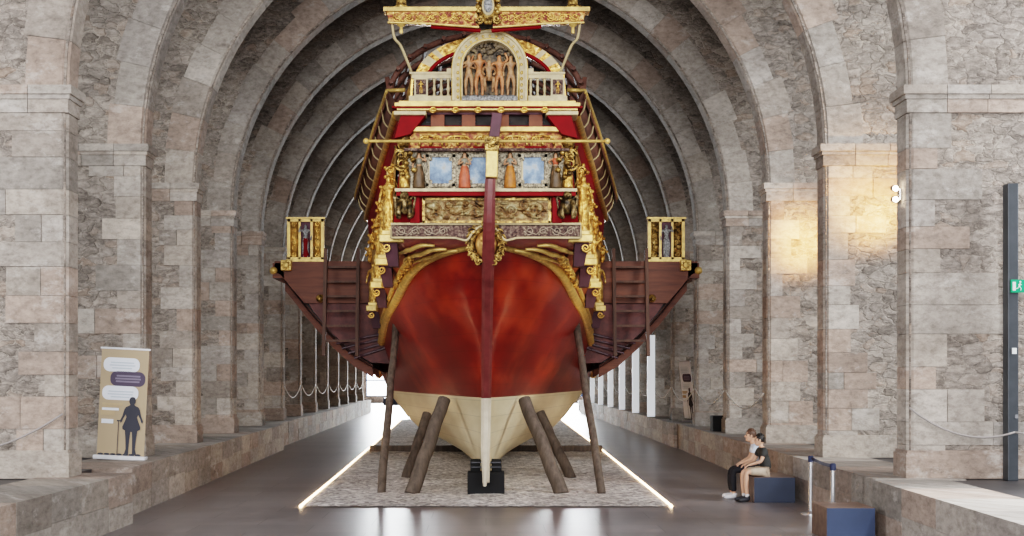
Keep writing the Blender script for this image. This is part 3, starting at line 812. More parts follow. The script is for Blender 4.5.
# level D: arcaded gilt frieze
yD = yt(5.65)
m = MB(); m.bx(-1.2,1.22,yD,yD+.1,5.44,5.76); D = m.build('arcade_frieze', M['redgold'], SHIP)
m = MB(); m.bx(-1.22,1.24,yD-.06,yD+.02,5.43,5.47)
m.build('arcade_base', M['silvercarve'], D)
for x in (-.82,-.42,.02,.44,.84):
    m = MB()
    m.tube(smooth_path([(x-.17,yD-.03,5.51),(x-.16,yD-.03,5.61),(x-.10,yD-.03,5.65),(x+.10,yD-.03,5.65),(x+.16,yD-.03,5.61),(x+.17,yD-.03,5.51)],3),.018,6)
    for d in (-1,1): m.scroll((x+d*.08,yD-.03,5.61),.05,.014,flip=d)
    m.ell((x,yD-.03,5.55),(.03,.03,.045),7,5)
    m.build('arcade_carving', M['goldcarve'], D, smooth='all')
m = MB()
for x in (-.82,-.03,.74): m.bx(x-.16,x+.16,yD-.05,yD,5.47,5.50)
m.build('red_strip', M['red'], D)
m = MB(); m.bx(-1.08,1.1,yD-.12,yD+.05,5.71,5.775); m.build('gilt_beam', M['palegold'], SHIP)
m = MB(); m.tube([(-1.76,17.6,5.53),(1.78,17.6,5.53)], .022, 8)
for x in (-1.76,1.78): m.ell((x,17.6,5.53),.045,8,6)
m.build('gilt_pole', M['palegold'], SHIP, smooth='all')
# level E: open band with orange posts
m = MB(); m.bx(-1.1,1.12,17.95,18.9,5.78,6.02); E_ = m.build('open_band', M['dark'], SHIP)
for x in (-.72,-.26,.24,.74):
    m = MB(); m.bx(x-.10,x+.10,17.84,17.96,5.79,5.97); o = m.build('orange_panel', M['orange'], E_)
m = MB(); m.bx(-1.1,1.12,17.82,17.94,5.97,6.01); m.build('band_top', M['mauve'], E_)
m = MB()
for k in range(4): m.tube([(-.9+.5*k,17.93,5.88),(-.62+.5*k,17.93,5.88)],.012,5)
m.build('band_bar', M['ironband'], E_)
for s in (-1, 1):
    m = MB(); m.hexa([(s*1.12,17.72,5.66),(s*1.35,17.72,5.60),(s*1.37,18.1,5.60),(s*1.12,18.1,5.66),(s*.90,17.72,5.93),(s*1.26,17.72,5.93),(s*1.28,18.1,5.93),(s*.9,18.1,5.93)])
    br = m.build('red_bracket', M['red'], SHIP)
    m = MB(); m.bx(s*.88,s*1.36,17.66,18.1,5.93,5.99,bevel=.012); m.build('bracket_cap', M['white'], br)
# cornice
m = MB()
m.bx(-1.34,1.38,17.6,18.3,6.045,6.095); m.bx(-1.28,1.32,17.64,18.3,6.095,6.13); m.bx(-1.31,1.35,17.66,18.3,6.0,6.03)
co_ = m.build('cornice', M['palegold'], SHIP)
for x in (-.78,-.45,-.12,.22,.56,.86):
    m = MB(); m.ell((x,17.64,5.985),(.06,.045,.035),8,6); m.scroll((x,17.62,5.985),.05,.014); m.build('cornice_rosette', M['gold'], co_, smooth='all')
m = MB(); m.bx(-1.38,1.42,17.62,18.2,6.025,6.05); m.build('cornice_stripe', M['red'], co_)
# level F: balustrade and arched niche
yF = 17.78
m = MB(); m.bx(-1.14,1.20,yF-.06,yF+.1,6.135,6.225); m.bx(-1.10,-.42,yF-.05,yF+.08,6.485,6.555); m.bx(.54,1.14,yF-.05,yF+.08,6.485,6.555)
m.bx(-1.13,-.42,yF-.07,yF+.1,6.545,6.575); m.bx(.54,1.17,yF-.07,yF+.1,6.545,6.575)
m.bx(-.58,-.44,yF-.07,yF+.1,6.575,6.625); m.bx(.56,.70,yF-.07,yF+.1,6.575,6.625)
BAL = m.build('stern_balustrade', M['white'], SHIP)
bprof = [(.024,0),(.024,.02),(.014,.05),(.026,.11),(.014,.18),(.02,.235),(.024,.245),(.024,.262)]
for x in (-.767,-.663,-.56,.66,.763,.867):
    m = MB(); m.lathe(bprof, (x,yF,6.225), 10); m.build('baluster', M['white'], BAL, smooth=True)
for x, w in ((-.96,.2),(1.06,.2),(-.455,.05),(.555,.05)):
    m = MB(); m.bx(x-w/2,x+w/2,yF-.05,yF+.08,6.225,6.485); m.build('end_panel' if w > .1 else 'balustrade_post', M['white'], BAL)
for x in (-.96,1.06):
    m = MB(); m.bx(x-.075,x+.075,yF-.06,yF-.045,6.245,6.465); m.build('panel_ground', M['silvercarve'], BAL)
    place_mesh('carved_figure', BODY['fold'], M['goldcarve'], BAL, (x,yF-.08,6.25), .2)
# side gilt wings of the balustrade sloping forward
for s in (-1, 1):
    m = MB(); m.hexa([(s*1.13+.03,yF,6.135),(s*1.16+.03,yF,6.135),(s*1.36,19.2,6.065),(s*1.32,19.2,6.065),(s*1.10+.03,yF,6.565),(s*1.13+.03,yF,6.565),(s*1.30,19.2,6.465),(s*1.27,19.2,6.465)])
    m.build('side_wing', M['gold'], BAL)
# niche
cx, zc, r0, r1 = .055, 6.625, .42, .52
m = MB(); n = 24
def arcpts(r, k0=0, k1=PI): return [(cx+r*math.cos(lerp(k0,k1,i/n)), zc+r*math.sin(lerp(k0,k1,i/n))) for i in range(n+1)]
for ra, rb, ya, yb in ((r0,r1,yF-.10,yF+.12),(r1,r1+.03,yF-.14,yF+.12),(r0-.02,r0+.012,yF-.13,yF+.1)):
    a, b = arcpts(ra), arcpts(rb)
    a = [(cx+ra,6.135)]+a+[(cx-ra,6.135)]; b = [(cx+rb,6.135)]+b+[(cx-rb,6.135)]
    F = [[m.V((x,ya,z)) for x,z in a],[m.V((x,ya,z)) for x,z in b],[m.V((x,yb,z)) for x,z in b],[m.V((x,yb,z)) for x,z in a]]
    for i in range(len(a)-1):
        for p in range(4): m.face([F[p][i],F[p][i+1],F[(p+1)%4][i+1],F[(p+1)%4][i]])
NI = m.build('arched_niche', M['white'], SHIP)
spots_ = [(cx+(r0+r1)/2*math.cos(PI*(k+.5)/15), zc+(r0+r1)/2*math.sin(PI*(k+.5)/15), .022) for k in range(15)] + [(cx+d*(r0+r1)/2, 6.195+.09*k, .028) for k in range(5) for d in (-1,1)]
for x, z, r in spots_:
    m = MB(); m.ell((x,yF-.105,z),(.021,.012,r),8,5); m.build('arch_rosette', M['palegold'], NI, smooth='all')
m = MB()
for r in (r0+.005, r1+.03): m.tube([(cx+r,yF-.125,6.14)]+[(cx+r*math.cos(PI*i/24),yF-.125,zc+r*math.sin(PI*i/24)) for i in range(25)]+[(cx-r,yF-.125,6.14)],.014,6)
m.build('arch_moulding', M['palegold'], NI, smooth='all')
m = MB(); m.prism([(cx-r0,6.135),(cx+r0,6.135)]+[(cx+r0*math.cos(PI*i/16),zc+r0*math.sin(PI*i/16)) for i in range(17)],yF+.06,yF+.12); m.build('niche_back', M['niche'], NI)
m = MB(); m.box((cx,yF-.05,6.165),(.82,.2,.07),bevel=.01); qn = random.Random(4)
for k in range(24): m.ell((cx+qn.uniform(-.38,.38),yF-.1,6.195),(qn.uniform(.03,.07),.05,.03),7,5)
m.build('niche_ground', M['silver'], NI, smooth='all')
m = MB()
for k in range(60):
    a = qn.uniform(.12*PI,.88*PI); r = qn.uniform(.26,.40); m.ell((cx+r*math.cos(a),yF+.02,zc+r*math.sin(a)),(qn.uniform(.025,.05),.03,qn.uniform(.02,.04)),6,4,rot=(0,qn.uniform(-1,1),0))
m.build('foliage', M['niche'], NI, smooth='all')
for x, ps, sc, mi, z in ((-.31,'fold',.66,False,6.195),(-.15,'side',.69,True,6.195),(-.01,'crouch',.62,False,6.145),(.14,'up',.68,True,6.175),(.31,'side',.66,False,6.185)):
    b = place_mesh('carved_figure', BODY[ps], M['skinwood' if mi else 'skinpale'], NI, (cx+x,yF-.06-(.06 if ps == 'crouch' else 0),z), sc, mirror=mi)
# gilt hoop behind the niche
m = MB()
for s in (-1, 1):
    a = []; b = []
    for i in range(17):
        t = lerp(.06,.5,i/16)*PI; a.append((.05+s*1.14*math.cos(t),6.5+.72*math.sin(t))); b.append((.05+s*.96*math.cos(t),6.5+.55*math.sin(t)))
    for i in range(16):
        m.mi = 1 if i in (3,4,6) else 0
        m.hexa([(a[i][0],18.1,a[i][1]),(b[i][0],18.1,b[i][1]),(b[i+1][0],18.1,b[i+1][1]),(a[i+1][0],18.1,a[i+1][1]),
                (a[i][0],18.3,a[i][1]),(b[i][0],18.3,b[i][1]),(b[i+1][0],18.3,b[i+1][1]),(a[i+1][0],18.3,a[i+1][1])])
m.build('gilt_hoop', [M['goldcarve'], M['white']], SHIP)
m = MB()
for s in (-1, 1):
    m.tube([(.05+s*.95*math.cos(lerp(.06,.5,i/12)*PI),18.08,6.5+.53*math.sin(lerp(.06,.5,i/12)*PI)) for i in range(13)],.03,6)
m.build('red_hoop_lining', M['red'], SHIP, smooth='all')
# lantern beam across the top
yL = 17.35
m = MB()
for s in (-1, 1):
    m.prism([(s*.10,7.13),(s*.8,7.18),(s*1.40,7.20),(s*1.44,7.35),(s*.10,7.35)], yL, yL+.14)
LB = m.build('lantern_beam', M['redgold'], SHIP)
m = MB()
m.bx(-1.48,1.50,yL-.05,yL+.18,7.35,7.41)
for s in (-1, 1): m.tube([(s*.1,yL-.01,7.125),(s*.8,yL-.01,7.175),(s*1.42,yL-.01,7.195)],.016,6)
m.build('beam_moulding', M['palegold'], LB)
for s in (-1, 1):
    m = MB(); m.scroll_band(-1.36 if s < 0 else .2, -.2 if s < 0 else 1.36, 7.19, 7.34, yL-.012, .011, 9+s); m.build('beam_scrollwork', M['gold'], LB, smooth='all')
m = MB()
for s in (-1, 1): m.tube([(s*.08,yL+.07,7.10),(s*.8,yL+.07,7.16)],.03,6)
m.build('beam_underside', M['red'], LB)
# cartouche
m = MB()
m.ell((.03,yL-.02,7.42),(.13,.06,.215),18,10)
for k in range(18):
    a = 2*PI*k/18; m.ell((.03+.145*math.cos(a),yL-.05,7.42+.235*math.sin(a)),(.042,.04,.042),7,5)
for d in (-1,1):
    m.scroll((.03+d*.12,yL-.07,7.62),.06,.02,flip=d); m.scroll((.03+d*.12,yL-.07,7.22),.06,.02,flip=d,up=-1)
m.ell((.03,yL-.02,7.72),(.07,.05,.09),8,6)
CA = m.build('cartouche', M['oldgold'], LB, smooth='all')
m = MB(); m.ell((.03,yL-.07,7.42),(.092,.04,.145),18,10); m.build('cartouche_rim', M['white'], CA, smooth='all') if False else m.build('cartouche_rim', M['white'], LB, smooth='all')
m = MB(); m.ell((.03,yL-.10,7.42),(.065,.03,.112),18,10); m.build('cartouche_shield', M['silver'], LB, smooth='all')
for x in (-1.23,1.26):
    m = MB(); m.lathe([(.11,7.41),(.11,7.44),(.075,7.47),(.07,7.56),(.125,7.60),(.13,7.64),(.10,7.67),(.09,7.76),(.16,7.86),(.17,8.2),(.12,8.4),(.03,8.55)],(x,yL+.07,0),14)
    m.build('stern_lantern', M['oldgold'], LB, smooth=True)
    m = MB(); m.lathe([(.02,7.05),(.028,7.07),(.02,7.14),(.06,7.17),(.07,7.2)],(x,yL+.05,0),10); m.build('lantern_pendant', M['palegold'], LB, smooth=True)
for s in (-1, 1):
    m = MB(); m.tube(smooth_path([(s*1.36,yL+.05,7.2),(s*1.33,yL+.1,7.0),(s*1.24,yL+.2,6.9),(s*1.10,yF,6.575)],5),.02,6); m.build('beam_stay', M['beige'], SHIP, smooth='all')

# ---- quarter sides, widening forward
TU = [(1.28,18.1,6.08),(1.47,19.3,6.02),(1.65,20.5,5.97),(1.84,21.7,5.92),(2.06,23.2,5.85),(2.28,24.7,5.78),(2.5,26.1,5.70),(2.65,27.2,5.64)]
BU = [(1.40,18.3,4.2),(1.50,19.2,4.12),(1.68,20.6,4.0),(1.80,21.6,3.9),(1.98,22.9,3.77),(2.16,24.3,3.65),(2.36,25.9,3.5),(2.48,27.1,3.4)]
GU = [(1.56,19.0,6.60),(1.78,20.2,6.54),(2.0,21.4,6.48),(2.22,22.7,6.40),(2.44,24,6.32),(2.64,25.2,6.25),(2.84,26.4,6.17),(2.98,27.3,6.12)]
for s in (-1, 1):
    f = lambda p: Vector((s*p[0], p[1], p[2]))
    m = MB(); m.grid([[f(polyat(BU,u/21).lerp(polyat(TU,u/21), v/6)) for v in range(7)] for u in range(22)])
    Q = m.build('quarter_side', M['purple'], SHIP, smooth='all')
    m = MB()
    for v0, v1 in ((.71,.985),):
        m.grid([[f(polyat(BU,u/21).lerp(polyat(TU,u/21), v))+Vector((s*.03,-.02,0)) for v in (v0,v1)] for u in range(22)])
    m.build('fascia_board', M['red'], Q)
    m = MB(); m.grid([[f(polyat(BU,u/21).lerp(polyat(TU,u/21), v))+Vector((s*.03,-.02,0)) for v in (.28,.5,.70)] for u in range(22)]); m.build('carved_band', M['goldcarve'], Q)
    m = MB(); m.tube([f(polyat(TU,u/21))+Vector((s*.05,0,0)) for u in range(22)],.075,8); m.tube([f(polyat(BU,u/21).lerp(polyat(TU,u/21),.70))+Vector((s*.04,0,0)) for u in range(22)],.022,8)
    m.build('fascia_moulding', M['gold'], Q, smooth='all')
    # band of scrolls and medallions on the fascia
    for k in range(6):
        p = f(polyat(BU,.10+.16*k).lerp(polyat(TU,.10+.16*k),.60))+Vector((s*.06,-.06,0)); m = MB()
        m.ell(p,(.08,.06,.10),9,7); m.scroll(p+Vector((0,-.06,.02)),.07,.018,flip=s); m.ell(p+Vector((0,-.03,-.16)),(.05,.05,.08),8,6)
        for j in range(5): m.ell(p+Vector((.10*math.cos(j*1.26),-.03,.12*math.sin(j*1.26))),(.035,.035,.035),6,4)
        m.build('gilt_medallion', M['goldcarve'], Q, smooth='all')
    # window panels between
    for k in range(5):
        u = .18+.16*k
        m = MB(); a0 = polyat(BU,u-.05); a1 = polyat(BU,u+.05); b0 = polyat(TU,u-.05); b1 = polyat(TU,u+.05)
        m.hexa([f(a0.lerp(b0,.12))+Vector((s*.04,0,0)),f(a1.lerp(b1,.12))+Vector((s*.04,0,0)),f(a1.lerp(b1,.40))+Vector((s*.04,0,0)),f(a0.lerp(b0,.40))+Vector((s*.04,0,0)),
                f(a0.lerp(b0,.12)),f(a1.lerp(b1,.12)),f(a1.lerp(b1,.40)),f(a0.lerp(b0,.40))])
        m.build('side_painting', M['relief'], Q)
    # consoles with gilded herms
    for k in range(4):
        u = [.03,.27,.55,.84][k]; p = f(polyat(BU,u)); sc = .92
        m = MB()
        cz = p.z
        m.box((p.x+s*.02,p.y-.07,cz-.0),(.38,.32,.12),bevel=.015); m.box((p.x+s*.03,p.y-.05,cz+.09),(.28,.24,.08),bevel=.01)
        cn = m.build('console_cap', M['palegold'], SHIP)
        m = MB(); m.hexa([(p.x-.08,p.y-.1,cz-.42),(p.x+.08,p.y-.1,cz-.42),(p.x+.08,p.y+.12,cz-.42),(p.x-.08,p.y+.12,cz-.42),(p.x-.11+s*.05,p.y-.14,cz-.05),(p.x+.11+s*.05,p.y-.14,cz-.05),(p.x+.11+s*.05,p.y+.12,cz-.05),(p.x-.11+s*.05,p.y+.12,cz-.05)])
        m.build('console_shaft', M['purple'], cn)
        m = MB(); m.scroll((p.x+s*.1,p.y-.18,cz-.14),.07,.02,flip=s,up=-1)
        m.build('console_scroll', M['gold'], cn, smooth='all')
        b = place_mesh('gilded_figure', BODY[('side','fold','up')[k%3]], M['goldcarve'], SHIP, (p.x+s*.07,p.y-.06,cz+.10), sc, rot=(0,0,s*.5), mirror=s > 0)
        robe_on(b, M['goldcarve'], sc, .56, .10)
    # outboard gallery: board, edge moulding, pale hooks
    m = MB(); m.grid([[f(polyat(TU,u/21)).lerp(f(polyat(GU,u/21)), v/2)+Vector((0,0,.02)) for v in range(3)] for u in range(22)])
    G = m.build('side_gallery', M['hoopbrown'], SHIP)
    m = MB(); m.tube([f(polyat(GU,u/21)) for u in range(22)],.035,6); m.tube([f(polyat(GU,0)),f(polyat(GU,0))+Vector((-s*.28,-.05,0))],.035,6); m.build('gallery_moulding', M['palegold'], G, smooth='all')
    m = MB()
    m.grid([[f(polyat(GU,u/21)), f(polyat(GU,u/21))-Vector((0,0,.14))] for u in range(22)]); m.build('gallery_edge', M['brown'], G)
    for k in range(11):
        u = .06+.09*k; a = f(polyat(TU,u)); b = f(polyat(GU,u)); d = b-a
        P = [a+d*.04+Vector((0,-.06,-.06)), a+d*.25+Vector((s*.0,-.10,-.06)), a+d*.55+Vector((s*.02,-.12,-.06)), a+d*.72+Vector((s*.01,-.12,.03)), a+d*.86+Vector((0,-.10,.12))]
        m = MB(); m.tube(smooth_path(P,4),.014,6); m.build('gallery_hook', M['beige'], G, smooth='all')
# cabin inside and deck
m = MB(); m.hexa([(-1.05,18.9,4.2),(1.05,18.9,4.2),(2.0,27,3.5),(-2.0,27,3.5),(-1.05,18.9,6.1),(1.05,18.9,6.1),(1.7,27,5.6),(-1.7,27,5.6)]); m.build('cabin', M['dark'], SHIP)
# awning frame: hoops and battens
def hoop(y, k=1.0):
    w = interp([(18.9,1.52),(27.5,2.62)], y); zs = interp([(18.9,6.5),(27.5,6.15)], y); za = interp([(18.9,7.5),(27.5,8.6)], y)
    return w, zs, za
for y in (19.1,20.3,21.5,22.7,23.9,25.1,26.3,27.4):
    w, zs, za = hoop(y); m = MB(); m.tube([(w*math.cos(PI*i/24),y,zs+(za-zs)*math.sin(PI*i/24)) for i in range(25)],.05,6)
    for s in (-1, 1): m.box((s*w*1.0,y,zs+.12),(.07,.07,.45),rot=(0,s*.12,0))
    m.build('awning_hoop', M['hoopbrown'], SHIP, smooth='all')
for k in range(1, 14):
    a = PI*k/14; P = []
    for y in (18.9,21,23,25,27.5):
        w, zs, za = hoop(y); P.append((w*math.cos(a)*1.01,y,zs+(za-zs)*math.sin(a)*1.01))
    m = MB(); m.tube(P,.035,5); m.build('awning_batten', M['hoopbrown'], SHIP)

# ---- outriggers with their brackets
for s in (-1, 1):
    m = MB(); rows = []
    prof = [(2.3,2.15),(2.6,2.28),(3.05,2.55),(3.5,2.95),(3.95,3.45),(4.35,3.95),(4.62,4.28)]
    for y in [27.3+1.3*k for k in range(20)]:
        k_ = 1 - max(0,(y-44)/30)**1.5*.8
        rows.append([(s*lerp(2.3,x,k_),y,z) for x,z in prof])
    m.grid(rows)
    OR = m.build('outrigger', M['plum'], SHIP, smooth='all')
    m = MB(); m.prism([(s*x,z) for x,z in [(1.9,3.72),(4.08,3.72),(4.4,4.08),(4.62,4.36),(4.76,4.42),(4.76,4.66),(1.9,4.66)]],27.0,27.25); m.build('end_beam', M['brown'], OR)
    m = MB(); m.prism([(s*x,z) for x,z in [(1.6,2.7),(2.1,2.35),(2.6,2.38),(3.05,2.66),(3.5,3.06),(3.9,3.54),(4.1,3.86),(1.6,3.86)]],27.1,27.2); m.build('end_board', M['plum'], OR)
    m = MB()
    for k in range(4):
        z0 = 2.5+.11*k; x1 = interp([(2.4,2.85),(2.6,3.1),(2.8,3.35),(3.0,3.52)],z0)
        m.tube([(s*2.25,27.06,z0+.22),(s*x1,27.06,z0-.02)],.028,6)
    m.build('wale_strip', M['purple'], OR)
    m = MB(); m.bx(s*4.55,s*4.80,27.0,52,4.28,4.62); m.build('outer_rail', M['brown'], OR)
    m = MB(); m.bx(s*2.0,s*4.6,27.2,52,4.25,4.32); m.build('side_deck', M['brown'], OR)
    for k in range(16):
        y = 27.6+1.5*k
        m = MB(); outer = prof[1:]; 
        pl = [(s*x,z-.13) for x,z in outer]+[(s*x,z+.02) for x,z in reversed(outer)]
        for i in range(len(outer)-1):
            (xa,za),(xb,zb) = outer[i],outer[i+1]
            m.hexa([(s*xa,y,za-.24),(s*xb,y,zb-.24),(s*xb,y+.16,zb-.24),(s*xa,y+.16,za-.24),(s*xa,y,za+.05),(s*xb,y,zb+.05),(s*xb,y+.16,zb+.05),(s*xa,y+.16,za+.05)])
        m.build('outrigger_bracket', M['brown'], OR)
    m = MB(); m.ell((s*4.78,27.05,4.45),(.10,.16,.09),10,8); m.build('beam_end', M['palegold'], OR, smooth='all')
    m = MB(); m.box((s*4.48,26.94,4.56),(.24,.16,.24),bevel=.02); m.ell((s*4.48,26.84,4.56),(.08,.05,.08),8,6)
    for k in range(8): m.ell((s*4.48+.085*math.cos(k*PI/4),26.86,4.56+.085*math.sin(k*PI/4)),.026,6,4)
    m.build('rosette_block', M['palegold'], OR)
    m = MB(); m.ell((s*3.72,26.94,3.82),(.10,.10,.09),10,8); m.ell((s*3.72,26.82,3.80),(.045,.05,.045),8,6); m.build('lion_boss', M['oldgold'], OR, smooth='all')
    # gilded square frame standing on the beam
    m = MB(); xc, z0, z1, yy = s*4.06, 4.68, 5.62, 27.0; w = .41
    for dx in (-w+.03, w-.03): m.bx(xc+dx-.035,xc+dx+.035,yy,yy+.14,z0,z1)
    for z in (z0+.035, z1-.035): m.bx(xc-w,xc+w,yy,yy+.14,z-.035,z+.035)
    for dx in (-.135,.135): m.bx(xc+dx-.025,xc+dx+.025,yy,yy+.12,z0,z1)
    m.bx(xc-w-.03,xc+w+.03,yy-.03,yy+.17,z1-.01,z1+.03); m.bx(xc-w-.03,xc+w+.03,yy-.03,yy+.17,z0-.03,z0+.02)
    FR = m.build('gilded_frame', M['palegold'], SHIP)
    for d in (-1, 1):
        m = MB(); xx = xc+d*.265
        m.bx(xx-.10,xx+.10,yy+.05,yy+.09,z0+.05,z1-.05)
        for k in range(6): m.scroll((xx,yy+.04,z0+.14+.135*k),.062,.018,flip=1 if k%2 else -1,up=1 if k%3 else -1)
        m.build('scroll_panel', M['gold' if s < 0 else 'oldgold'], FR, smooth='all')
    m = MB(); m.bx(xc-.11,xc+.11,yy+.08,yy+.1,z0+.05,z1-.05); m.build('frame_back', M['mauve'], FR)
    b = place_mesh('carved_figure', BODY['side'], M['silver'], FR, (xc,yy+.02,z0+.07), .78, mirror=s < 0)
    robe_on(b, M['red'], .78, .55, .09) if s < 0 else robe_on(b, M['silver'], .78, .5, .07)
# main deck, hidden low from here
m = MB(); m.bx(-2.3,2.3,27,58,3.5,3.56); m.build('main_deck', M['brown'], SHIP)

# ------------------------------------------------------------------ ladders on the outriggers
def ladder(s, label):
    t = thing('ladder', (s*3.2,26.6,2.4), label, 'ladder', 'ladders on the outriggers')
    x0, x1 = s*2.85, s*3.58
    y0, y1 = 26.45, 26.85
    for x in (x0, x1):
        m = MB(); m.box((x,(y0+y1)/2,3.72),(.075,.11,2.42),rot=(-.14,0,s*0.0)); m.build('rail', M['ladder'], t)
    for k in range(6):
        z = 2.86+.33*k; y = lerp(y0+.06,y1+.02,(z-2.5)/2.4)
        m = MB(); m.bx(min(x0,x1),max(x0,x1),y-.05,y+.06,z-.025,z+.025); m.build('rung', M['ladder'], t)
ladder(-1, 'dark wooden ladder hanging from the outrigger left of the ship stern')
ladder(1, 'dark wooden ladder hanging from the outrigger right of the ship stern')

# ------------------------------------------------------------------ shores and keel block
def shore(b, t, r0, r1, label):
    b = Vector(b); t = Vector(t); m = MB(); q = random.Random(int(b.x*100)); d = t-b; n = 8
    P = [b+d*(i/n)+Vector((q.uniform(-.015,.015),q.uniform(-.015,.015),0))*(0 if i in (0,n) else 1) for i in range(n+1)]
    m.tube(P, lambda k: lerp(r0,r1,k), 10)
    tag(m.build('hull_shore', M['prop'], smooth=True), label, 'timber prop', 'timber props around the hull')
shore((-1.83,21.0,0),(-1.80,24.0,3.16),.075,.07,'tall slim timber prop leaning under the gold rail, leftmost of the six')
shore((2.03,21.0,0),(1.80,24.0,3.16),.075,.07,'tall slim timber prop leaning under the gold rail, rightmost of the six')
shore((-1.31,21.0,0),(-.76,21.9,1.66),.13,.115,'thick timber prop under the pale hull bottom, nearer of the left pair')
shore((1.33,21.0,0),(.70,21.9,1.66),.13,.115,'thick timber prop under the pale hull bottom, nearer of the right pair')
shore((-1.62,24.2,0),(-1.22,24.9,1.30),.10,.095,'shorter timber prop behind the thick one, left of the keel')
shore((1.72,24.2,0),(1.12,24.9,1.32),.11,.10,'shorter timber prop behind the thick one, right of the keel')
t = thing('keel_block', (0,20.9,0), 'black blocks under the stern end of the keel, standing on the gravel', 'block')
m = MB(); m.bx(-.32,.32,20.72,21.1,0,.42,bevel=.015); m.build('base_block', M['black'], t)
m = MB(); m.bx(-.27,-.10,20.85,21.2,.42,.62,bevel=.01); m.bx(.10,.27,20.85,21.2,.42,.62,bevel=.01); m.build('wedge', M['black'], t)
m = MB(); m.tube([(-.26,20.84,.5),(.26,20.84,.5)],.018,6); m.tube([(-.26,20.84,.58),(.26,20.84,.58)],.018,6); m.build('bolt', M['ironband'], t)

# ------------------------------------------------------------------ banners
def rounded(x0, x1, z0, z1, r, n=6):
    pts = []
    for cx, cz, a0 in ((x1-r,z1-r,0),(x0+r,z1-r,PI/2),(x0+r,z0+r,PI),(x1-r,z0+r,1.5*PI)):
        for k in range(n+1): a = a0+PI/2*k/n; pts.append((cx+r*math.cos(a), cz+r*math.sin(a)))
    return pts
def banner(loc, rz, lean, label, sheetmat='tan'):
    t = thing('roll_up_banner', loc, label, 'banner', None)
    t.rotation_euler = (lean[0], lean[1], rz)
    def pt(poly, name, mat, lay, par=t):
        m = MB(); m.prism(poly, -.006-.004*lay, -.004*lay+.0)
        o = m.build(name, mat, par); o.location = (0,0,0); return o
    sheet = pt([(-.38,.06),(.38,.06),(.38,1.80),(-.38,1.80)], 'sheet', M[sheetmat], 0)
    for a in ((-.34,.24,1.43,1.66,M['bubble']),(-.22,.34,1.20,1.44,M['violet']),(-.34,.24,.97,1.20,M['bubble'])):
        o = pt(rounded(a[0],a[1],a[2],a[3],.10), 'speech_bubble', a[4], 1, sheet)
    for (x0,x1,z) in ((-.22,.15,1.58),(-.24,.17,1.535),(-.2,.12,1.49),(-.24,.16,1.11),(-.25,.15,1.065),(-.2,.1,1.02)):
        m = MB(); m.bx(x0,x1,-.016,-.012,z-.009,z+.009); o = m.build('printed_line', M['bubbletext'], sheet); o.location = (0,0,0)
    for (x0,x1,z) in ((-.12,.26,1.365),(-.14,.27,1.32),(-.13,.25,1.275)):
        m = MB(); m.bx(x0,x1,-.016,-.012,z-.014,z+.014); o = m.build('printed_line', M['violettext'], sheet); o.location = (0,0,0)
    for (x0,x1,z,h) in ((-.33,.0,.90,.02),(-.35,-.12,.76,.04),(-.33,-.08,.86,.012)):
        m = MB(); m.bx(x0,x1,-.012,-.008,z-h,z+h); o = m.build('printed_line', M['tantext'], sheet); o.location = (0,0,0)
    for (x0,x1,z,h) in ((-.33,-.06,.82,.02),(-.33,-.14,.62,.035)):
        m = MB(); m.bx(x0,x1,-.012,-.008,z-h,z+h); o = m.build('printed_line', M['bubble'], sheet); o.location = (0,0,0)
    # standing man in doublet and trunk hose, cane in hand: printed silhouette
    c = .155
    half = [(.0,1.03),(.035,1.02),(.052,.98),(.05,.94),(.032,.905),(.05,.885),(.10,.865),(.125,.82),(.15,.72),(.185,.64),(.175,.60),(.155,.62),(.135,.68),(.10,.74),(.085,.70),(.105,.64),(.145,.54),(.14,.50),(.10,.48),(.085,.34),(.075,.18),(.10,.085),(.03,.085),(.03,.18),(.022,.34),(.012,.46)]
    poly = half+[(-x,z) for x,z in reversed(half[:-1])]
    m = MB()
    vs = [m.V((c+x,-.014,z)) for x, z in half+[(-x,z) for x,z in reversed(half[1:])]]
    m.face(vs)
    m.bx(c-.215,c-.205,-.014,-.012,.085,.64); m.bx(c-.235,c-.185,-.014,-.012,.625,.645)
    for k in range(7): m.ell((-.32+.1*k,-.013,.085),(.05,.002,.018),8,4)
    o = m.build('silhouette', M['ink'], sheet); o.location = (0,0,0)
    m = MB(); m.bx(-.42,.42,-.10,.10,0,.07,bevel=.015); o = m.build('base', M['alu'], t); o.location = (0,0,0)
    m = MB(); m.bx(-.40,.40,-.015,.012,1.795,1.825); o = m.build('top_bar', M['alu'], t); o.location = (0,0,0)
    m = MB(); m.tube([(0,.02,.06),(0,.02,1.8)],.012,6); o = m.build('support_pole', M['steel'], t); o.location = (0,0,0)
    for ch in t.children_recursive: ch.matrix_parent_inverse = Matrix.Identity(4)
banner((-5.96,19.55,.72), .05, (0,.05,0), 'tan roll-up banner with a dark silhouette of a man, on the left ledge')
banner((6.08,35.6,.705), -1.22, (0,0.0,.0), 'roll-up banner seen almost edge-on, on the right ledge beyond the seated people', 'panelwhite')
bn = [o for o in bpy.data.objects if o.name.startswith('roll_up_banner')][1]; bn.rotation_euler = (.12,0,-1.28)

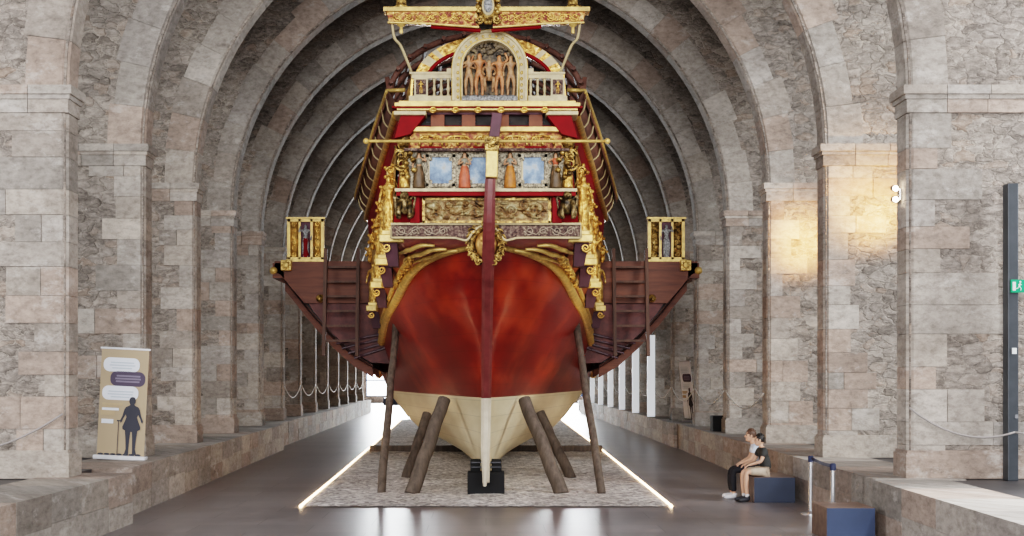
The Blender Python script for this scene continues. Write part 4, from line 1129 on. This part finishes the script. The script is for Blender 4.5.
# ------------------------------------------------------------------ exit post, lamp, boxes, barrier
t = thing('sign_post', (7.02,16.0,.69), 'tall dark grey metal post with a green exit sign, at the right pier', 'post')
m = MB(); m.bx(6.94,7.08,15.95,16.12,.69,4.65,bevel=.01); m.build('post', M['postgrey'], t)
m = MB(); m.box((7.06,15.93,3.28),(.19,.03,.17)); sg = m.build('exit_sign', M['green'], t)
m = MB(); yy = 15.912
m.ell((7.085,yy,3.335),(.013,.004,.013),8,5)
m.tube([(7.082,yy,3.315),(7.07,yy,3.275)],.011,6)
for P in ([(7.07,yy,3.275),(7.095,yy,3.25),(7.09,yy,3.22)],[(7.07,yy,3.275),(7.05,yy,3.25),(7.03,yy,3.245)],[(7.08,yy,3.31),(7.105,yy,3.295)],[(7.08,yy,3.31),(7.058,yy,3.298)]): m.tube(P,.006,5)
m.build('running_figure', M['signwhite'], sg)
m = MB(); m.bx(6.985,7.025,yy-.002,yy+.004,3.22,3.335); m.build('sign_doorway', M['signwhite'], sg)
m = MB(); m.box((7.02,15.945,2.42),(.06,.012,.08)); m.build('notice', M['signwhite'], t)
m = MB(); m.box((7.05,15.945,1.55),(.04,.012,.05)); m.build('socket', M['steel'], t)

def wall_lamp(loc, label):
    t = thing('wall_lamp', loc, label, 'lamp', None); x, y, z = loc
    m = MB(); m.bx(x,x+.03,y-.04,y+.04,z-.06,z+.10,bevel=.008); m.build('bracket', M['steel'], t)
    for dz in (-.05,.10):
        m = MB(); m.lathe([(.03,-.06),(.045,.05),(.04,.07)],(x-.05,y+.02,z+dz),10,M=Euler((-1.2,0,0)).to_matrix().to_4x4()); m.build('lamp_head', M['steel'], t)
        m = MB(); m.ell((x-.05,y-.02,z+dz),.04,8,6); m.build('bulb', M['bulb'], t)
wall_lamp((5.675,16.5,4.56), 'small twin spot lamp on the nearest right pier, lighting the next pier')

def crate(x0, x1, y0, y1, h, label, front):
    t = thing('bench_box', ((x0+x1)/2,(y0+y1)/2,0), label, 'bench', 'box benches by the right ledge')
    m = MB(); m.bx(x0,x1,y0+.015,y1,0.0,h,bevel=.006); m.build('box_body', M['brownwood'], t)
    m = MB(); m.bx(x0+.005,x1-.005,y0,y0+.015,.004,h-.004); m.build('front_panel', M[front], t)
crate(4.33,4.95,15.25,15.95,.41,'box bench with blue front and plywood top, nearest the camera','bluepanel')
crate(4.40,5.08,19.7,20.75,.42,'dark blue-grey box bench with two people sitting on it','greyblue')
def barrier(x, y, label, belt_to=None):
    t = thing('barrier_post', (x,y,0), label, 'barrier post', 'belt barrier posts by the right ledge')
    m = MB(); m.lathe([(.16,0),(.16,.015),(.05,.035),(.035,.05)],(x,y,0),20); m.build('base', M['steel'], t, smooth=True)
    m = MB(); m.lathe([(.033,.03),(.033,.80)],(x,y,0),14); m.build('pole', M['steel'], t, smooth=True)
    m = MB(); m.lathe([(.042,.79),(.042,.87),(.03,.885)],(x,y,0),14); m.build('head', M['belt'], t, smooth=True)
    if belt_to:
        m = MB(); a = Vector((x,y,.85)); b = Vector((*belt_to,.85)); P = [a.lerp(b,i/8)-Vector((0,0,.02*math.sin(PI*i/8))) for i in range(9)]
        m.grid([[p+Vector((0,0,.025)) for p in P],[p-Vector((0,0,.025)) for p in P]]); m.build('belt', M['belt'], t)
barrier(4.9,18.1,'steel barrier post with navy belt, left one of the two behind the near box',(4.77,16.5))
barrier(4.77,16.5,'steel barrier post, right one of the two, behind the near box')
m = MB(); m.bx(5.60,6.05,29.6,30.0,.706,1.09,bevel=.01)
b = m.build('speaker_box', M['black'])
tag(b, 'small black box on the right ledge at the foot of a pier', 'box')
for x, y, w, h, lab in ((6.05,63,.55,.52,'dark box at the far right end of the hall, nearer of two'),(5.85,72,.6,.55,'dark box at the far right end of the hall, farther of two'),):
    m = MB(); m.bx(x-w/2,x+w/2,y-.3,y+.3,0,h,bevel=.01); tag(m.build('dark_box', M['greyblue']), lab, 'box', 'dark boxes at the far end')
m = MB(); m.bx(-7.2,-5.6,84,85,0,.5); tag(m.build('low_platform', M['greyblue']), 'low dark platform in front of the bright window at the far left', 'platform')

# white panels added between the right piers, glowing for daylit pier sides
NAMES = ['nearest and tallest of the row','second from the front','third from the front','fourth from the front','fifth from the front','sixth and farthest of the row']
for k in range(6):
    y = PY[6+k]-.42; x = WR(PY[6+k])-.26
    m = MB(); m.bx(x-.02,x+.24-.01*k,y,y+.06,.692,3.45-.05*k); o = m.build('white_panel', M['daylitpier'])  # added glow panel standing in for daylight on the pier side
    tag(o, 'tall narrow white panel added to glow like daylight on the right piers, '+NAMES[k], 'panel', 'white panels added for daylight on the right piers')

# ropes between piers
ORD = ['first','second','third','fourth','fifth','sixth','seventh','eighth','ninth','tenth','eleventh','twelfth','thirteenth']
def rope(a, b, sag, mat, label, r=.014):
    a = Vector(a); b = Vector(b); m = MB()
    m.tube([a.lerp(b,i/14)-Vector((0,0,sag*4*(i/14)*(1-i/14))) for i in range(15)], r, 6)
    tag(m.build('barrier_rope', mat, smooth='all'), label, 'rope', 'ropes hung between the piers')
for k in range(5, 12):
    xa, xb = -WL(PY[k])-.0, -WL(PY[k+1])-.0
    rope((xa+.02,PY[k]+TH-.2,1.75),(xb+.02,PY[k+1]+.0,1.75),.38,M['ropewhite'],'white sagging rope between the %s and %s piers on the left' % (ORD[k],ORD[k+1]))
for k in range(2, 11):
    rope((WR(PY[k])-.02,PY[k]+TH-.2,1.72),(WR(PY[k+1])-.02,PY[k+1],1.72),.36,M['ropewhite'],'sagging rope between the %s and %s piers on the right' % (ORD[k],ORD[k+1]))
rope((-5.68,16.1,1.58),(-7.1,16.0,1.05),.12,M['ropegrey'],'grey rope drooping across the front of the nearest left pier')
rope((5.68,16.1,1.66),(7.02,15.93,1.34),.20,M['ropegrey'],'grey rope drooping across the nearest right pier to the sign post')
rope((7.02,15.93,1.34),(8.4,15.6,1.6),.12,M['ropegrey'],'grey rope running right from the sign post out of the frame')

# ------------------------------------------------------------------ people
def hand_chain(N, E, base, wrist, d, up, side, pre, s=1.0):
    """palm and five bent fingers; d = pointing direction, up = back of the hand, side = thumb side"""
    d, up, side = (Vector(v).normalized() for v in (d, up, side)); w = Vector(wrist)
    N[pre+'palm'] = (w+d*.05*s, (.028*s,.018*s)); E.append((base, pre+'palm'))
    for k, (o, L) in enumerate(((.026,.062),(.009,.072),(-.009,.067),(-.026,.052))):
        a = w+d*.085*s+side*o*s; b = a+d*L*.5*s-up*.008*s; c = b+d*L*.42*s-up*.026*s
        for nm, p, r in (('a',a,.0088),('b',b,.0082),('c',c,.007)): N[pre+nm+str(k)] = (p, r*s)
        E.extend([(pre+'palm',pre+'a'+str(k)),(pre+'a'+str(k),pre+'b'+str(k)),(pre+'b'+str(k),pre+'c'+str(k))])
    a = w+d*.035*s+side*.034*s; b = a+d*.03*s+side*.022*s-up*.012*s; c = b+d*.028*s-up*.012*s
    for nm, p, r in (('ta',a,.011),('tb',b,.010),('tc',c,.008)): N[pre+nm] = (p, r*s)
    E.extend([(pre+'palm',pre+'ta'),(pre+'ta',pre+'tb'),(pre+'tb',pre+'tc')])

def sitter(loc, label, rz, hairmat, shirt, pants, shoe, s=1.0, lean=.08, longp=False, turn=0.0, bare=True, knees=(.0,.0)):
    """seated, facing -X in local space, seat surface at z = .42"""
    t = thing('person', loc, label, 'person'); t.rotation_euler = (0,0,rz)
    SZ = .42
    N = {}; E = []
    hipz = SZ+.075
    N['pel'] = ((.02,0,hipz+.02),(.115*s,.10*s)); N['waist'] = ((.03,0,hipz+.17*s),(.10*s,.085*s)); N['chest'] = ((.0-lean*.5,0,hipz+.34*s),(.115*s,.092*s))
    N['upch'] = ((-.02-lean*.8,0,hipz+.43*s),(.085*s,.07*s)); N['neck'] = ((-.035-lean,0,hipz+.51*s),.043*s); N['skull'] = ((-.055-lean,0,hipz+.60*s),.066*s)
    E += [('pel','waist'),('waist','chest'),('chest','upch'),('upch','neck'),('neck','skull')]
    for sd, nm in ((-1,'r'),(1,'l')):
        kx = -.40*s-knees[0 if sd < 0 else 1]
        N['hip'+nm] = ((-.03,sd*.075*s,hipz),(.085*s,.075*s)); N['thigh'+nm] = ((-.22*s,sd*.10*s,SZ+.085),.072*s); N['knee'+nm] = ((kx,sd*.11*s,SZ+.075),.053*s)
        N['calf'+nm] = ((kx+.0,sd*.105*s,SZ*.60),.05*s); N['ankle'+nm] = ((kx+.02,sd*.10*s,.085),.034*s); N['heel'+nm] = ((kx+.03,sd*.10*s,.05),.035*s); N['toe'+nm] = ((kx-.12*s,sd*.11*s,.035),.03*s)
        E += [('pel','hip'+nm),('hip'+nm,'thigh'+nm),('thigh'+nm,'knee'+nm),('knee'+nm,'calf'+nm),('calf'+nm,'ankle'+nm),('ankle'+nm,'heel'+nm),('heel'+nm,'toe'+nm)]
        sh = (-.02-lean*.7, sd*.165*s, hipz+.42*s); el = (-.13*s-lean*.4, sd*.215*s, hipz+.21*s); wr = (-.31*s, sd*.135*s, SZ+.205)
        N['sho'+nm] = (sh,.052*s); N['elb'+nm] = (el,.037*s); N['wri'+nm] = (wr,.026*s)
        E += [('upch','sho'+nm),('sho'+nm,'elb'+nm),('elb'+nm,'wri'+nm)]
        hand_chain(N, E, 'wri'+nm, wr, (-.9,-sd*.15,-.35), (-.3,0,.9), (.0,-sd,0), 'h'+nm, s)
    me = skin_mesh('person_body', N, E, 'pel', 2)
    # head with a face, turned by `turn`, joined into the body mesh
    bm = bmesh.new(); bm.from_mesh(me); hm = MB(); hc = Vector((-.062-lean,0,hipz+.625*s))
    hm.ell((0,0,0),(.092*s,.072*s,.112*s),18,14); hm.ell((-.03*s,0,-.055*s),(.062*s,.055*s,.062*s),14,10)
    hm.ell((-.098*s,0,-.012*s),(.018*s,.013*s,.024*s),8,6); hm.ell((-.082*s,0,-.062*s),(.012*s,.024*s,.007*s),8,5)
    for d in (-1,1): hm.ell((.0,d*.073*s,-.005*s),(.02*s,.010*s,.03*s),8,6)
    R = Matrix.Translation(hc) @ Euler((0,0,turn)).to_matrix().to_4x4()
    bmesh.ops.recalc_face_normals(hm.bm, faces=list(hm.bm.faces))
    mp = {v: bm.verts.new(R @ v.co) for v in hm.bm.verts}
    for f in hm.bm.faces: bm.faces.new([mp[v] for v in f.verts]).smooth = True
    hm.bm.free(); bm.to_mesh(me); bm.free()
    me.materials.clear(); me.materials.append(M['skin'])
    def put(nm, me_):
        o = bpy.data.objects.new(nm, me_); COL.objects.link(o); o.parent = t; return o
    body = put('body', me)
    def shell(nm, keys, edges, grow, mat, root, extra={}):
        NN = {k: (N[k][0], tuple(x+grow for x in N[k][1]) if isinstance(N[k][1],tuple) else N[k][1]+grow) for k in keys}
        NN.update(extra)
        q = skin_mesh(nm, NN, edges, root, 2); q.materials.clear(); q.materials.append(mat); return put(nm, q)
    mid = {}
    for nm in ('r','l'):
        a, b = Vector(N['sho'+nm][0]), Vector(N['elb'+nm][0]); mid['slv'+nm] = (a.lerp(b,.62),.052*s)
    mid['col'] = (Vector(N['upch'][0]).lerp(Vector(N['neck'][0]),.62),.056*s)
    shell('shirt', ['pel','waist','chest','upch','shor','shol'], [('pel','waist'),('waist','chest'),('chest','upch'),('upch','col'),('upch','shor'),('upch','shol'),('shor','slvr'),('shol','slvl')], .024, shirt, 'pel', mid)
    ks = ['pel']; es = []; ex = {}
    for nm in ('r','l'):
        ks += ['hip'+nm,'thigh'+nm]; es += [('pel','hip'+nm),('hip'+nm,'thigh'+nm)]
        if longp:
            ks += ['knee'+nm,'calf'+nm]; es += [('thigh'+nm,'knee'+nm),('knee'+nm,'calf'+nm),('calf'+nm,'hem'+nm)]; ex['hem'+nm] = (Vector(N['ankle'+nm][0])+Vector((0,0,.03)),.055*s)
        else:
            a, b = Vector(N['thigh'+nm][0]), Vector(N['knee'+nm][0]); ex['hem'+nm] = (a.lerp(b,.75),.074*s); es += [('thigh'+nm,'hem'+nm)]
    NN = shell('trousers' if longp else 'shorts', ks, es, .016, pants, 'pel', ex)
    for nm in ('r','l'):
        q = MB(); h, tt = Vector(N['heel'+nm][0]), Vector(N['toe'+nm][0])
        q.tube([h+Vector((.025,0,.0)),h,h.lerp(tt,.5),tt,tt+Vector((-.035,0,-.004))],[.03,.048*s,.046*s,.042*s,.02],10)
        q.tube([h+Vector((0,0,.0)),h+Vector((0,0,.05))],[.046*s,.044*s],10)
        o = q.build('shoe', shoe, None, smooth='all'); o.parent = t
        if not longp:
            q = MB(); a = Vector(N['ankle'+nm][0]); q.tube([a,a+Vector((0,0,.05))],[.041*s,.043*s],10); o = q.build('sock', M['shoe'], None, smooth='all'); o.parent = t
    q = MB()
    RR = R
    hh = MB()
    hh.ell((.012*s,0,.022*s),(.095*s,.080*s,.105*s),18,12)
    for v in list(hh.bm.verts):
        # keep the face free: pull the front lower part of the cap in
        if v.co.x < -.045*s and v.co.z < .05*s: v.co.x = -.03*s; v.co.y *= .75; v.co.z *= .9
        if v.co.z < -.045*s: v.co.z = -.045*s
    qh = random.Random(3)
    for k in range(40):
        a = qh.uniform(0,2*PI); e = qh.uniform(.1,1.4); hh.ell((.012*s+.085*s*math.cos(a)*math.cos(e), .072*s*math.sin(a)*math.cos(e), .03*s+.095*s*math.sin(e)),(.02*s,.02*s,.016*s),6,4)
    bmesh.ops.transform(hh.bm, matrix=RR, verts=list(hh.bm.verts))
    o = hh.build('hair', hairmat, None, smooth='all'); o.parent = t
    q = MB()
    for d in (-1,1): q.ell((-.083*s,d*.028*s,.004*s),(.010*s,.012*s,.007*s),8,6)
    for d in (-1,1): q.tube([(-.087*s,d*.014*s,.024*s),(-.084*s,d*.042*s,.024*s)],.004*s,5)
    bmesh.ops.transform(q.bm, matrix=RR, verts=list(q.bm.verts))
    o = q.build('eyes', M['eye'], None, smooth='all'); o.parent = t
    return t
sitter((4.62,19.93,0), 'dark-haired boy in charcoal shirt and khaki shorts sitting on the box bench, front one', .10, M['hairdark'], M['shirtdark'], M['shorts'], M['shoedark'], 0.84, .02, turn=-.15)
sitter((4.66,20.38,0), 'brown-haired child in pale shirt and black trousers sitting behind the boy', -.12, M['hairbrown'], M['shirtpale'], M['trousers'], M['shoe'], 0.92, .10, longp=True, turn=.1, knees=(.10,.12))

# ------------------------------------------------------------------ camera and light
cam = bpy.data.cameras.new('camera'); co = bpy.data.objects.new('camera', cam); COL.objects.link(co)
co.location = (0,0,CAMZ); co.rotation_euler = (PI/2,0,0)
cam.sensor_width = 36; cam.lens = 1200/1024*36; cam.shift_x = (512-486)/1024; cam.shift_y = (375-268)/1024; cam.clip_end = 300
scene.camera = co
w = bpy.data.worlds.new('World'); scene.world = w; w.use_nodes = True
bg = w.node_tree.nodes['Background']; bg.inputs[0].default_value = (.80,.88,1.0,1); bg.inputs[1].default_value = .55
def area(name, loc, target, sx, sy, e, c):
    l = bpy.data.lights.new(name, 'AREA'); l.shape = 'RECTANGLE'; l.size = sx; l.size_y = sy; l.energy = e; l.color = c
    o = bpy.data.objects.new(name, l); COL.objects.link(o); o.location = loc
    o.rotation_euler = (Vector(target)-Vector(loc)).to_track_quat('-Z','Y').to_euler(); return o
def spot(name, loc, target, e, c, ang, blend=.6, r=.1):
    l = bpy.data.lights.new(name, 'SPOT'); l.energy = e; l.color = c; l.spot_size = math.radians(ang); l.spot_blend = blend; l.shadow_soft_size = r
    o = bpy.data.objects.new(name, l); COL.objects.link(o); o.location = loc
    o.rotation_euler = (Vector(target)-Vector(loc)).to_track_quat('-Z','Y').to_euler(); return o
area('entrance_daylight', (0,-7,7), (0,22,4), 16, 9, 5200, (.95,.96,1.0))
for i in range(0, NP-1, 2):
    area('bay_daylight', (0,PY[i]+2.3,12.9), (0,PY[i]+2.3,0), 5, 1.4, 35, (.92,.96,1.0))  # unseen fill added overhead, the ceiling has no openings
for s in (-1, 1):
    area('aisle_daylight', (s*15,13,6.5), (s*2,22,3), 5, 5, 900, (.92,.96,1.0))
    spot('stern_spot', (s*4.5,9.5,9.5), (s*.4,18.5,5.2), 120, (1.0,.80,.55), 34, .8, .12)
    spot('hull_spot', (s*4.0,11,8.5), (s*.8,20,3), 800, (1.0,.9,.8), 30, .8, .10)
area('far_daylight', (0,89.6,3.8), (0,60,3.3), 17, 6.4, 20000, (.9,.96,1.0))
spot('pier_lamp', (6.72,19.55,4.75), (6.55,20.36,5.0), 260, (1,.48,.13), 125, 1.0, .05)
spot('pier_lamp', (6.55,23.7,4.75), (6.45,24.5,4.85), 230, (1,.46,.12), 120, 1.0, .05)
scene.view_settings.view_transform = 'Filmic'
scene.view_settings.look = 'High Contrast'
scene.view_settings.exposure = 0.0
spot('ledge_sun', (9,9,11), (5.6,12.6,.7), 11000, (.92,.96,1.0), 24, .5, .4)
for s in (-1, 1): spot('counter_fill', (s*4.2,17.2,.12), (s*1.7,21.3,3.9), 650, (1,.74,.42), 44, .9, .5)  # low fill added to brighten the counter, no fixture stands there
area('right_aisle_fill', (13,14.5,8), (9.5,24,3), 3, 3, 700, (.92,.96,1.0))  # fill added to lighten the dark right aisle
for s in (-1, 1): area('aisle_top_fill', (s*13.5,26,9), (s*13.5,26,0), 5, 26, 600, (.92,.96,1.0))  # overhead fill added so the side aisles do not go black
for s in (-1, 1): spot('hull_glow_fill', (s*2.55,21.6,.12), (s*1.45,22.6,2.4), 190, (1,.62,.22), 62, 1.0, .25)  # added for a golden glow on the lower hull, not a real lamp
